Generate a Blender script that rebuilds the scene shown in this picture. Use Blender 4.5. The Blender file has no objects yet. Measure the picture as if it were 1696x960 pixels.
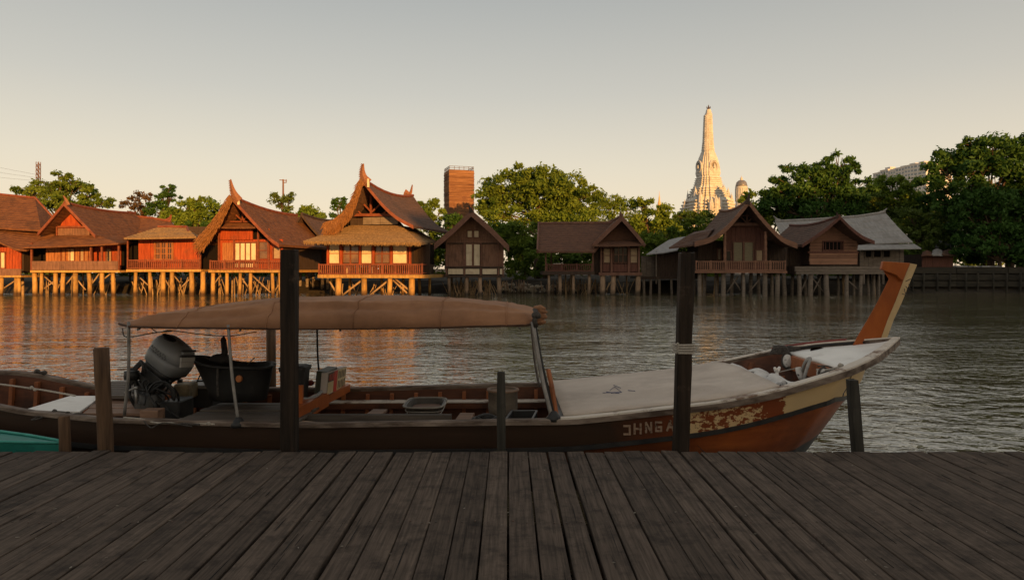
import bpy, bmesh, math, random
import numpy as np
from mathutils import Vector, Matrix

rnd = random.Random(7)
nrng = np.random.default_rng(11)
S = bpy.context.scene
COL = S.collection
R = math.radians

# ------------------------------------------------------------------ camera
F, CX, VH, CZ = 1150.0, 848.0, 445.0, 2.2      # focal length (px of a 1696 wide frame), axis, horizon row, eye height over water
cam = bpy.data.cameras.new('camera')
cam.sensor_width = 36.0
cam.lens = 36.0 * F / 1696.0
cam.shift_y = -35.0 / 1696.0
cam.clip_end = 6000
cam.clip_start = 0.05
camo = bpy.data.objects.new('camera', cam)
camo.location = (0, 0, CZ)
camo.rotation_euler = (R(90), 0, 0)
COL.objects.link(camo)
S.camera = camo

# ------------------------------------------------------------------ sky and sun
SUN_EL, SUN_AZ = 7.0, 160.0                    # low sun behind the viewer, a little to the right
w = bpy.data.worlds.new('World')
S.world = w
w.use_nodes = True
nt = w.node_tree
bg = nt.nodes['Background']
sky = nt.nodes.new('ShaderNodeTexSky')
sky.sky_type = 'NISHITA'
sky.sun_disc = False
sky.sun_elevation = R(SUN_EL)
sky.sun_rotation = R(SUN_AZ)
sky.dust_density = 3.0
sky.air_density = 1.0
tc = nt.nodes.new('ShaderNodeTexCoord')
sx = nt.nodes.new('ShaderNodeSeparateXYZ')
nt.links.new(tc.outputs['Generated'], sx.inputs[0])
rp = nt.nodes.new('ShaderNodeValToRGB')
cr = rp.color_ramp
SKY = [(0.0, (0.90, 0.70, 0.48)), (0.06, (0.85, 0.695, 0.51)), (0.14, (0.73, 0.63, 0.49)), (0.24, (0.55, 0.505, 0.43)),
       (0.36, (0.40, 0.388, 0.352)), (1.0, (0.36, 0.335, 0.305))]
while len(cr.elements) < len(SKY):
    cr.elements.new(0.5)
for e, (p, c) in zip(cr.elements, SKY):
    e.position = p
    e.color = (*c, 1)
nt.links.new(sx.outputs['Z'], rp.inputs[0])
sc_ = nt.nodes.new('ShaderNodeVectorMath'); sc_.operation = 'SCALE'
sc_.inputs['Scale'].default_value = 10.0
nt.links.new(rp.outputs[0], sc_.inputs[0])
mx = nt.nodes.new('ShaderNodeMix'); mx.data_type = 'RGBA'
mx.inputs['Factor'].default_value = 0.72
nt.links.new(sky.outputs[0], mx.inputs['A'])
nt.links.new(sc_.outputs[0], mx.inputs['B'])
nt.links.new(mx.outputs['Result'], bg.inputs['Color'])
bg.inputs['Strength'].default_value = 0.10

sun = bpy.data.lights.new('sun', 'SUN')
sun.energy = 5.0
sun.angle = R(0.6)
sun.color = (1.0, 0.475, 0.125)
suno = bpy.data.objects.new('sun', sun)
sd = Vector((math.sin(R(SUN_AZ)) * math.cos(R(SUN_EL)), math.cos(R(SUN_AZ)) * math.cos(R(SUN_EL)), math.sin(R(SUN_EL))))
suno.rotation_euler = sd.to_track_quat('Z', 'Y').to_euler()
suno.location = sd * 200
COL.objects.link(suno)

vs = S.view_settings
S.display_settings.display_device = 'sRGB'
vs.view_transform = 'Standard'
vs.look = 'None'
vs.gamma = 1
vs.exposure = 0.43
vs.use_curve_mapping = False

# ------------------------------------------------------------------ helpers
def W(u, v, Y):
    """point in the world seen at photo pixel (u, v) when it stands Y metres out"""
    return Vector(((u - CX) / F * Y, Y, CZ - (v - VH) / F * Y))


MATS = {}


def M(name, c1, c2=None, scale=(1, 1, 1), noise=4.0, detail=6, rough=0.75, bump=0.0, bdist=0.02, tint=0.0, dirt=None,
      dirt_scale=0.6, dirt_lo=0.5, dirt_hi=0.75, wave=None, metallic=0.0, spec=0.35, lo=0.35, hi=0.65, attr=None, trans=0.0):
    """procedural material: stretched noise between two colours, optional stains, optional board lines, bump"""
    if name in MATS:
        return MATS[name]
    m = bpy.data.materials.new(name)
    m.use_nodes = True
    t = m.node_tree
    N, Lk = t.nodes.new, t.links.new
    b = t.nodes['Principled BSDF']
    b.inputs['Roughness'].default_value = rough
    b.inputs['Metallic'].default_value = metallic
    b.inputs['Specular IOR Level'].default_value = spec
    tcn = N('ShaderNodeTexCoord')
    mp = N('ShaderNodeMapping')
    mp.inputs['Scale'].default_value = scale
    Lk(tcn.outputs['Object'], mp.inputs['Vector'])
    oi = N('ShaderNodeObjectInfo')
    add = N('ShaderNodeVectorMath'); add.operation = 'MULTIPLY_ADD'
    add.inputs[1].default_value = (37.0, 11.0, 23.0)
    cmb = N('ShaderNodeCombineXYZ')
    for k in range(3):
        Lk(oi.outputs['Random'], cmb.inputs[k])
    Lk(cmb.outputs[0], add.inputs[0])
    Lk(mp.outputs[0], add.inputs[2])
    nz = N('ShaderNodeTexNoise')
    nz.inputs['Scale'].default_value = noise
    nz.inputs['Detail'].default_value = detail
    nz.inputs['Roughness'].default_value = 0.62
    Lk(add.outputs[0], nz.inputs['Vector'])
    rg = N('ShaderNodeMapRange')
    rg.inputs['From Min'].default_value = lo
    rg.inputs['From Max'].default_value = hi
    Lk(nz.outputs['Fac'], rg.inputs['Value'])
    mix = N('ShaderNodeMix'); mix.data_type = 'RGBA'
    mix.inputs['A'].default_value = (*c1, 1)
    mix.inputs['B'].default_value = (*(c2 or c1), 1)
    Lk(rg.outputs[0], mix.inputs['Factor'])
    out = mix.outputs['Result']
    if attr:
        at = N('ShaderNodeAttribute'); at.attribute_name = attr
        mv = N('ShaderNodeMath'); mv.operation = 'MULTIPLY_ADD'
        mv.inputs[1].default_value = 0.75
        Lk(at.outputs['Fac'], mv.inputs[0])
        sc2 = N('ShaderNodeMath'); sc2.operation = 'MULTIPLY'; sc2.inputs[1].default_value = 0.35
        Lk(rg.outputs[0], sc2.inputs[0])
        Lk(sc2.outputs[0], mv.inputs[2])
        Lk(mv.outputs[0], mix.inputs['Factor'])
    if dirt is not None:
        n2 = N('ShaderNodeTexNoise')
        n2.inputs['Scale'].default_value = dirt_scale
        n2.inputs['Detail'].default_value = 8
        n2.inputs['Roughness'].default_value = 0.7
        ad2 = N('ShaderNodeVectorMath'); ad2.operation = 'ADD'
        Lk(tcn.outputs['Object'], ad2.inputs[0]); Lk(cmb.outputs[0], ad2.inputs[1])
        Lk(ad2.outputs[0], n2.inputs['Vector'])
        r2 = N('ShaderNodeMapRange')
        r2.inputs['From Min'].default_value = dirt_lo
        r2.inputs['From Max'].default_value = dirt_hi
        Lk(n2.outputs['Fac'], r2.inputs['Value'])
        m2 = N('ShaderNodeMix'); m2.data_type = 'RGBA'
        Lk(r2.outputs[0], m2.inputs['Factor'])
        Lk(out, m2.inputs['A'])
        m2.inputs['B'].default_value = (*dirt, 1)
        out = m2.outputs['Result']
    if tint > 0:
        hs = N('ShaderNodeHueSaturation')
        r3 = N('ShaderNodeMapRange')
        r3.inputs['To Min'].default_value = 1 - tint
        r3.inputs['To Max'].default_value = 1 + tint
        Lk(oi.outputs['Random'], r3.inputs['Value'])
        Lk(r3.outputs[0], hs.inputs['Value'])
        Lk(out, hs.inputs['Color'])
        out = hs.outputs['Color']
    Lk(out, b.inputs['Base Color'])
    hgt = nz.outputs['Fac']
    if wave is not None:
        # wave = (axis, pitch in metres, depth): courses of shingles or joints between boards
        sp = N('ShaderNodeSeparateXYZ')
        Lk(tcn.outputs['Object'], sp.inputs[0])
        dv = N('ShaderNodeMath'); dv.operation = 'DIVIDE'; dv.inputs[1].default_value = wave[1]
        Lk(sp.outputs[wave[0]], dv.inputs[0])
        fr = N('ShaderNodeMath'); fr.operation = 'FRACT'
        Lk(dv.outputs[0], fr.inputs[0])
        ma = N('ShaderNodeMath'); ma.operation = 'MULTIPLY_ADD'
        ma.inputs[1].default_value = wave[2]
        Lk(fr.outputs[0], ma.inputs[0])
        Lk(nz.outputs['Fac'], ma.inputs[2])
        hgt = ma.outputs[0]
    if bump > 0:
        bp = N('ShaderNodeBump')
        bp.inputs['Strength'].default_value = bump
        bp.inputs['Distance'].default_value = bdist
        Lk(hgt, bp.inputs['Height'])
        Lk(bp.outputs[0], b.inputs['Normal'])
    if trans > 0:
        tr = N('ShaderNodeBsdfTranslucent')
        Lk(out, tr.inputs['Color'])
        ms = N('ShaderNodeMixShader')
        ms.inputs[0].default_value = trans
        Lk(b.outputs[0], ms.inputs[1]); Lk(tr.outputs[0], ms.inputs[2])
        Lk(ms.outputs[0], t.nodes['Material Output'].inputs['Surface'])
    MATS[name] = m
    return m


FRAME = {}          # object name -> matrix of its thing (local to world)


def thing(name, label, cat, loc, yaw=0.0, group=None, kind=None):
    o = bpy.data.objects.new(name, None)
    COL.objects.link(o)
    o.empty_display_size = 0.3
    o.location = loc
    o.rotation_euler = (0, 0, yaw)
    tag(o, label, cat, group, kind)
    FRAME[o.name] = Matrix.Translation(Vector(loc)) @ Matrix.Rotation(yaw, 4, 'Z')
    return o


def tag(o, label=None, cat=None, group=None, kind=None):
    if label: o['label'] = label
    if cat: o['category'] = cat
    if group: o['group'] = group
    if kind: o['kind'] = kind
    return o


def frames(pts):
    """parallel transported frames along a polyline"""
    out = []
    n = len(pts)
    up = None
    for i in range(n):
        t = (pts[min(i + 1, n - 1)] - pts[max(i - 1, 0)])
        t = t.normalized() if t.length > 1e-9 else Vector((0, 0, 1))
        if up is None:
            a = Vector((0, 0, 1)) if abs(t.z) < 0.9 else Vector((1, 0, 0))
            s = t.cross(a).normalized()
        else:
            s = (up - t * up.dot(t))
            s = s.normalized() if s.length > 1e-9 else Vector((1, 0, 0))
        up = s
        out.append((s, t.cross(s)))
    return out


class MB:
    def __init__(s):
        s.v, s.f = [], []

    def add(s, vs_, fs):
        o = len(s.v)
        s.v += [Vector(p) for p in vs_]
        s.f += [tuple(i + o for i in f) for f in fs]
        return s

    def box(s, x0, x1, y0, y1, z0, z1):
        return s.add([(x0, y0, z0), (x1, y0, z0), (x1, y1, z0), (x0, y1, z0), (x0, y0, z1), (x1, y0, z1), (x1, y1, z1), (x0, y1, z1)],
                     [(0, 3, 2, 1), (4, 5, 6, 7), (0, 1, 5, 4), (1, 2, 6, 5), (2, 3, 7, 6), (3, 0, 4, 7)])

    def bar(s, p0, p1, w_, h_, up=(0, 0, 1), taper=1.0):
        p0, p1 = Vector(p0), Vector(p1)
        t = (p1 - p0).normalized()
        u_ = Vector(up)
        if abs(t.dot(u_.normalized())) > 0.98:
            u_ = Vector((0, 1, 0))
        a = t.cross(u_).normalized()
        b = a.cross(t).normalized()
        vv = []
        for p, k in ((p0, 1), (p1, taper)):
            for sa, sb in ((-1, -1), (1, -1), (1, 1), (-1, 1)):
                vv.append(p + a * (w_ / 2 * k * sa) + b * (h_ / 2 * k * sb))
        return s.add(vv, [(3, 2, 1, 0), (4, 5, 6, 7), (0, 1, 5, 4), (1, 2, 6, 5), (2, 3, 7, 6), (3, 0, 4, 7)])

    def tube(s, pts, r, n=8):
        pts = [Vector(p) for p in pts]
        rr = r if isinstance(r, (list, tuple)) else [r] * len(pts)
        fr = frames(pts)
        vv, ff = [], []
        for p, q, (a, b) in zip(pts, rr, fr):
            for k in range(n):
                th = 2 * math.pi * k / n
                vv.append(p + a * (q * math.cos(th)) + b * (q * math.sin(th)))
        for i in range(len(pts) - 1):
            for k in range(n):
                k2 = (k + 1) % n
                ff.append((i * n + k, i * n + k2, (i + 1) * n + k2, (i + 1) * n + k))
        ff.append(tuple(range(n - 1, -1, -1)))
        ff.append(tuple((len(pts) - 1) * n + k for k in range(n)))
        return s.add(vv, ff)

    def loft(s, rings, caps=True, closed=True):
        n = len(rings[0])
        vv = [p for r_ in rings for p in r_]
        ff = []
        for i in range(len(rings) - 1):
            for k in range(n if closed else n - 1):
                k2 = (k + 1) % n
                ff.append((i * n + k, i * n + k2, (i + 1) * n + k2, (i + 1) * n + k))
        if caps and closed:
            ff.append(tuple(range(n - 1, -1, -1)))
            ff.append(tuple((len(rings) - 1) * n + k for k in range(n)))
        return s.add(vv, ff)

    def sheet(s, rows, off):
        """closed thick sheet: a grid of points and its copy moved by off (a vector, or a function of the point)"""
        nr, nc = len(rows), len(rows[0])
        top = [Vector(p) for r_ in rows for p in r_]
        bot = [p + (off(p) if callable(off) else Vector(off)) for p in top]
        k = nr * nc
        ff = []
        for i in range(nr - 1):
            for j in range(nc - 1):
                a, b, c, d = i * nc + j, i * nc + j + 1, (i + 1) * nc + j + 1, (i + 1) * nc + j
                ff.append((a, b, c, d)); ff.append((k + d, k + c, k + b, k + a))
        edge = [(0, j) for j in range(nc)] + [(i, nc - 1) for i in range(1, nr)] + [(nr - 1, j) for j in range(nc - 2, -1, -1)] + [(i, 0) for i in range(nr - 2, 0, -1)]
        ids = [i * nc + j for i, j in edge]
        for a, b in zip(ids, ids[1:] + ids[:1]):
            ff.append((b, a, k + a, k + b))
        return s.add(top + bot, ff)

    def prism(s, poly, vec):
        poly = [Vector(p) for p in poly]
        n = len(poly)
        vec = Vector(vec)
        return s.add(poly + [p + vec for p in poly],
                     [tuple(range(n)), tuple(range(2 * n - 1, n - 1, -1))] + [((k + 1) % n, k, k + n, (k + 1) % n + n) for k in range(n)])

    def lathe(s, prof, c, n=20, sx_=1.0, sy_=1.0):
        c = Vector(c)
        return s.loft([[c + Vector((r_ * sx_ * math.cos(2 * math.pi * k / n), r_ * sy_ * math.sin(2 * math.pi * k / n), z)) for k in range(n)] for r_, z in prof])

    def blob(s, c, r_, n=10, m=7, jit=0.12):
        c = Vector(c)
        rings = []
        for i in range(m):
            ph = math.pi * (i + 0.5) / m
            rings.append([c + Vector((r_[0] * math.sin(ph) * math.cos(2 * math.pi * k / n) * (1 + rnd.uniform(-jit, jit)),
                                      r_[1] * math.sin(ph) * math.sin(2 * math.pi * k / n) * (1 + rnd.uniform(-jit, jit)),
                                      -r_[2] * math.cos(ph) * (1 + rnd.uniform(-jit, jit)))) for k in range(n)])
        return s.loft(rings)

    def build(s, name, mat, parent=None, smooth=False, bevel=0.0, local=False, at=None, kind=None, label=None, subsurf=0):
        me = bpy.data.meshes.new(name)
        o = bpy.data.objects.new(name, me)
        COL.objects.link(o)
        if parent is not None:
            fm = FRAME[parent.name]
            FRAME[o.name] = fm
            inv = None if local else fm.inverted()
        else:
            at = Vector(at) if at is not None else Vector((0, 0, 0))
            inv = Matrix.Translation(-at)
            o.location = at
            FRAME[o.name] = Matrix.Translation(at)
        vv = s.v if inv is None else [inv @ p for p in s.v]
        me.from_pydata(vv, [], s.f)
        bm = bmesh.new()
        bm.from_mesh(me)
        bmesh.ops.recalc_face_normals(bm, faces=bm.faces)
        if bevel > 0:
            bmesh.ops.bevel(bm, geom=list(bm.edges), offset=bevel, segments=1, affect='EDGES', clamp_overlap=True)
        bm.to_mesh(me)
        bm.free()
        if smooth:
            me.polygons.foreach_set('use_smooth', [True] * len(me.polygons))
        me.materials.append(mat)
        if parent is not None:
            o.parent = parent
        if subsurf:
            md = o.modifiers.new('subdivision', 'SUBSURF'); md.levels = subsurf; md.render_levels = subsurf
        if kind: o['kind'] = kind
        if label: o['label'] = label
        return o


def interp(x, xs, ys):
    return float(np.interp(x, xs, ys))


def curve(pts, n):
    """Catmull-Rom through pts"""
    P = [Vector(p) for p in pts]
    P = [P[0] * 2 - P[1]] + P + [P[-1] * 2 - P[-2]]
    out = []
    for i in range(1, len(P) - 2):
        for k in range(n):
            t = k / n
            a, b, c, d = P[i - 1], P[i], P[i + 1], P[i + 2]
            out.append(0.5 * ((2 * b) + (c - a) * t + (2 * a - 5 * b + 4 * c - d) * t * t + (3 * b - a - 3 * c + d) * t ** 3))
    out.append(P[-2])
    return out


# ------------------------------------------------------------------ materials
roof_brown = M('roof_brown', (0.095, 0.036, 0.015), (0.18, 0.075, 0.030), scale=(1, 1, 3), noise=2.2, rough=0.85, bump=0.5, bdist=0.05, dirt=(0.060, 0.028, 0.014), dirt_scale=0.9)
roof_dark = M('roof_dark', (0.075, 0.042, 0.030), (0.135, 0.075, 0.052), scale=(1, 1, 3), noise=2.5, rough=0.85, bump=0.5, bdist=0.05, dirt=(0.05, 0.035, 0.028), dirt_scale=0.5)
roof_red = M('roof_red', (0.092, 0.044, 0.028), (0.150, 0.073, 0.044), scale=(1, 1, 3), noise=3, rough=0.8, bump=0.4, bdist=0.04, dirt=(0.06, 0.032, 0.026), dirt_scale=0.5)
thatch = M('thatch', (0.15, 0.065, 0.022), (0.33, 0.155, 0.055), scale=(5, 5, 0.8), noise=3.5, detail=9, rough=0.95, bump=0.9, bdist=0.09, lo=0.3, hi=0.7)
thatch_skirt = M('thatch_skirt', (0.13, 0.080, 0.038), (0.32, 0.21, 0.10), scale=(2.2, 1, 2.2), noise=4.0, detail=9, rough=0.95, bump=0.8, bdist=0.06, lo=0.3, hi=0.7)
roof_zinc = M('roof_zinc', (0.22, 0.215, 0.21), (0.31, 0.30, 0.29), scale=(4, 1, 0.6), noise=1.5, rough=0.6, bump=0.3, bdist=0.03, dirt=(0.16, 0.145, 0.13), dirt_scale=0.5)
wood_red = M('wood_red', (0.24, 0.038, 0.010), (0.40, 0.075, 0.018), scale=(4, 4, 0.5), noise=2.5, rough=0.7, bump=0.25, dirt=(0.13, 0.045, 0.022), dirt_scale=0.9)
wood_orange = M('wood_orange', (0.27, 0.10, 0.038), (0.42, 0.18, 0.065), scale=(4, 4, 0.5), noise=2.5, rough=0.7, bump=0.25, dirt=(0.14, 0.06, 0.028), dirt_scale=0.9)
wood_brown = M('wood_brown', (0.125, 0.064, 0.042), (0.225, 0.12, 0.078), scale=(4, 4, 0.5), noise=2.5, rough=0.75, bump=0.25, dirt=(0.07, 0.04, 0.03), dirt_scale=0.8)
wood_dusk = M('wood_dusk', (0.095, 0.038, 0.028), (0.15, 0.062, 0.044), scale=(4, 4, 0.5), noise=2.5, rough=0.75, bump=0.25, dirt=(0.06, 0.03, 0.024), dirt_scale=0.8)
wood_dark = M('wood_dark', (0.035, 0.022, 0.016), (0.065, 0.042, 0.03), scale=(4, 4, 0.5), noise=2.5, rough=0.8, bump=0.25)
wood_new = M('wood_new', (0.27, 0.14, 0.085), (0.36, 0.19, 0.12), scale=(0.4, 4, 4), noise=2.5, rough=0.7, bump=0.2, dirt=(0.2, 0.1, 0.06))
wood_plank = M('wood_plank', (0.17, 0.085, 0.055), (0.26, 0.13, 0.08), scale=(0.4, 4, 4), noise=2.5, rough=0.75, bump=0.25, dirt=(0.11, 0.06, 0.04))
wood_grey = M('wood_grey', (0.13, 0.105, 0.085), (0.22, 0.18, 0.145), scale=(0.5, 4, 4), noise=3, rough=0.85, bump=0.3, dirt=(0.08, 0.065, 0.05))
stilt_wood = M('stilt_wood', (0.30, 0.165, 0.045), (0.50, 0.30, 0.088), scale=(3, 3, 0.6), noise=2.5, rough=0.85, bump=0.4, dirt=(0.20, 0.13, 0.07), dirt_scale=1.4, tint=0.2)
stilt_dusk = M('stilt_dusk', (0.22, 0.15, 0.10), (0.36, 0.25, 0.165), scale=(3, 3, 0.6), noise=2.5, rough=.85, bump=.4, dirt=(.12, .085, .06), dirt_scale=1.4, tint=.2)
brace_wood = M('brace_wood', (0.24, 0.16, 0.09), (0.36, 0.25, 0.14), scale=(3, 3, 3), noise=2.5, rough=0.85, tint=0.2)
trim_red = M('trim_red', (0.13, 0.036, 0.018), (0.23, 0.070, 0.032), noise=3, rough=0.7, bump=0.1)
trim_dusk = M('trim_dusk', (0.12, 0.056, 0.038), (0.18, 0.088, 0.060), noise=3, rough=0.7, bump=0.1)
horn_mat = M('horn_wood', (0.16, 0.065, 0.035), (0.30, 0.14, 0.075), scale=(2, 2, 4), noise=4, rough=0.8, bump=0.6, bdist=0.05)
cream = M('cream_panel', (0.62, 0.53, 0.36), (0.72, 0.63, 0.45), noise=1.5, rough=0.7, dirt=(0.48, 0.38, 0.24), dirt_scale=1.2)
cream_dusk = M('cream_panel_dusk', (0.50, 0.42, 0.30), (0.60, 0.52, 0.38), scale=(3, 3, 0.6), noise=1.5, rough=0.7, dirt=(0.36, 0.28, 0.2), dirt_scale=1.4)  # darker copy of the cream for the house in shade
shutter_olive = M('shutter_olive', (0.14, 0.12, 0.075), (0.20, 0.17, 0.10), scale=(1, 1, 6), noise=3, rough=0.5)
shutter_pale = M('shutter_pale', (0.30, 0.22, 0.14), (0.38, 0.28, 0.18), scale=(1, 1, 3), noise=3, rough=0.6)
glass_dark = M('glass_dark', (0.025, 0.02, 0.016), (0.05, 0.04, 0.03), noise=1.2, rough=0.12, spec=0.6)
glass_sun_tint = M('glass_sun_tint', (0.10, 0.055, 0.03), (0.22, 0.13, 0.06), noise=0.9, rough=0.15, spec=0.6)  # warm sun reflections are put into the glass colour
blackish = M('interior_shade', (0.012, 0.010, 0.009), rough=0.95, spec=0.05)  # near black painted in for the shade of recesses and interiors
brick_red = M('tower_brick', (0.10, 0.042, 0.022), (0.33, 0.17, 0.08), scale=(0.12, 0.12, 1.6), noise=1.5, rough=0.9, bump=0.6, bdist=0.08, dirt=(0.12, 0.05, 0.03), dirt_scale=0.5, dirt_lo=0.5)
iron = M('iron', (0.05, 0.045, 0.04), (0.12, 0.07, 0.05), noise=8, rough=0.6, metallic=0.5)
prang_mat = M('prang_stucco', (0.46, 0.45, 0.42), (0.62, 0.61, 0.58), scale=(1, 1, 2), noise=1.4, detail=9, rough=0.8, bump=0.5, bdist=0.15, dirt=(0.30, 0.27, 0.22), dirt_scale=0.6)
prang_dark = M('prang_niche_shade', (0.16, 0.13, 0.10), (0.24, 0.2, 0.15), noise=2, rough=0.85)  # darker stucco stands in for the shade inside the niches
dome_slate = M('dome_slate', (0.16, 0.16, 0.17), (0.24, 0.24, 0.25), noise=2, rough=0.4, metallic=0.3)
concrete = M('tower_concrete', (0.50, 0.48, 0.46), (0.60, 0.58, 0.55), noise=0.3, rough=0.8)
far_glass = M('far_window_glass', (0.18, 0.20, 0.22), (0.28, 0.30, 0.32), noise=0.3, rough=0.3)
mud = M('bank_mud', (0.018, 0.014, 0.010), (0.040, 0.032, 0.022), noise=0.8, rough=0.95, bump=0.6, bdist=0.2)
bark = M('bark', (0.06, 0.042, 0.028), (0.13, 0.088, 0.056), scale=(3, 3, 0.7), noise=3, rough=0.95, bump=0.5, bdist=0.05)
leaf = {}
for nm, a, b in (('green', (0.045, 0.098, 0.012), (0.195, 0.270, 0.036)),
                 ('dark', (0.024, 0.070, 0.014), (0.085, 0.175, 0.032)),
                 ('yellow', (0.080, 0.150, 0.014), (0.230, 0.310, 0.040)),
                 ('olive', (0.060, 0.105, 0.020), (0.150, 0.205, 0.040)),
                 ('rust', (0.075, 0.055, 0.022), (0.16, 0.095, 0.035))):
    leaf[nm] = M('leaves_' + nm, a, b, noise=0.5, detail=3, rough=0.6, attr='tint', trans=0.34, spec=0.2)

def tide(m, z0, z1, dark):
    """wet dark growth at the foot of a pile, up to the high water line"""
    t = m.node_tree
    N, Lk = t.nodes.new, t.links.new
    b = t.nodes['Principled BSDF']
    src = b.inputs['Base Color'].links[0].from_socket
    tcn = N('ShaderNodeTexCoord'); sp = N('ShaderNodeSeparateXYZ'); Lk(tcn.outputs['Object'], sp.inputs[0])
    nz = N('ShaderNodeTexNoise'); nz.inputs['Scale'].default_value = 2.0; nz.inputs['Detail'].default_value = 4; Lk(tcn.outputs['Object'], nz.inputs[0])
    q = N('ShaderNodeMath'); q.operation = 'MULTIPLY_ADD'; q.inputs[1].default_value = -.5
    Lk(nz.outputs['Fac'], q.inputs[0]); Lk(sp.outputs['Z'], q.inputs[2])
    r_ = N('ShaderNodeMapRange'); r_.inputs['From Min'].default_value = z0 - .25; r_.inputs['From Max'].default_value = z1 - .25
    Lk(q.outputs[0], r_.inputs['Value'])
    mx_ = N('ShaderNodeMix'); mx_.data_type = 'RGBA'; mx_.inputs['A'].default_value = (*dark, 1)
    Lk(r_.outputs[0], mx_.inputs['Factor']); Lk(src, mx_.inputs['B']); Lk(mx_.outputs['Result'], b.inputs['Base Color'])


tide(stilt_wood, .15, .6, (.07, .038, .016)); tide(stilt_dusk, .12, .5, (.06, .045, .03))
# ------------------------------------------------------------------ setting: water, banks
def water_material():
    m = bpy.data.materials.new('river_water')
    m.use_nodes = True
    t = m.node_tree
    N, Lk = t.nodes.new, t.links.new
    b = t.nodes['Principled BSDF']
    b.inputs['Base Color'].default_value = (0.105, 0.087, 0.050, 1)
    b.inputs['Roughness'].default_value = 0.05
    b.inputs['IOR'].default_value = 1.95
    tcn = N('ShaderNodeTexCoord')
    prev = None
    wn = N('ShaderNodeTexNoise'); wn.inputs['Scale'].default_value = .16; wn.inputs['Detail'].default_value = 3
    wm = N('ShaderNodeMapping'); wm.inputs['Scale'].default_value = (.5, 1.3, 1); Lk(tcn.outputs['Object'], wm.inputs['Vector']); Lk(wm.outputs[0], wn.inputs['Vector'])
    wr = N('ShaderNodeMapRange'); wr.inputs['From Min'].default_value = .35; wr.inputs['From Max'].default_value = .65
    wr.inputs['To Min'].default_value = .6; wr.inputs['To Max'].default_value = 1.3; Lk(wn.outputs['Fac'], wr.inputs['Value'])
    for sc, stretch, dist, st, det in ((3.3, (0.78, 1.1, 1), 0.042, 1.0, 3), (0.7, (0.6, 1.2, 1), 0.060, 1.0, 2), (8.0, (0.8, 1.2, 1), 0.006, 1.0, 1)):
        mp = N('ShaderNodeMapping')
        mp.inputs['Scale'].default_value = stretch
        mp.inputs['Rotation'].default_value = (0, 0, R(14))
        Lk(tcn.outputs['Object'], mp.inputs['Vector'])
        nz = N('ShaderNodeTexNoise')
        nz.inputs['Scale'].default_value = sc
        nz.inputs['Detail'].default_value = det
        nz.inputs['Distortion'].default_value = 0.5
        Lk(mp.outputs[0], nz.inputs['Vector'])
        bp = N('ShaderNodeBump')
        bp.inputs['Strength'].default_value = st
        bp.inputs['Distance'].default_value = dist
        hm = N('ShaderNodeMath'); hm.operation = 'MULTIPLY'
        Lk(nz.outputs['Fac'], hm.inputs[0]); Lk(wr.outputs[0], hm.inputs[1])
        Lk(hm.outputs[0], bp.inputs['Height'])
        if prev: Lk(prev.outputs[0], bp.inputs['Normal'])
        prev = bp
    Lk(prev.outputs[0], b.inputs['Normal'])
    return m


g = MB().add([(-1500, -400, 0), (1500, -400, 0), (1500, 66.2, 0), (-1500, 66.2, 0)], [(0, 1, 2, 3)])
tag(g.build('water', water_material()), kind='structure')
# far bank: a mud slope out of the water and level ground to the horizon
rows = []
for (y, z, j) in ((62.5, -0.5, 0.0), (63.5, 0.05, 0.12), (64.6, 0.65, 0.18), (66.0, 1.05, 0.10), (70, 1.15, 0.06), (90, 1.2, 0.05), (200, 1.2, 0), (5000, 1.2, 0)):
    rows.append([Vector((x * (1 if y < 150 else 1 + (y - 150) / 300), y, z + rnd.uniform(-j, j))) for x in np.linspace(-90, 90, 61)])
tag(MB().loft(rows, caps=False, closed=False).build('far_bank', mud), kind='structure')

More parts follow.
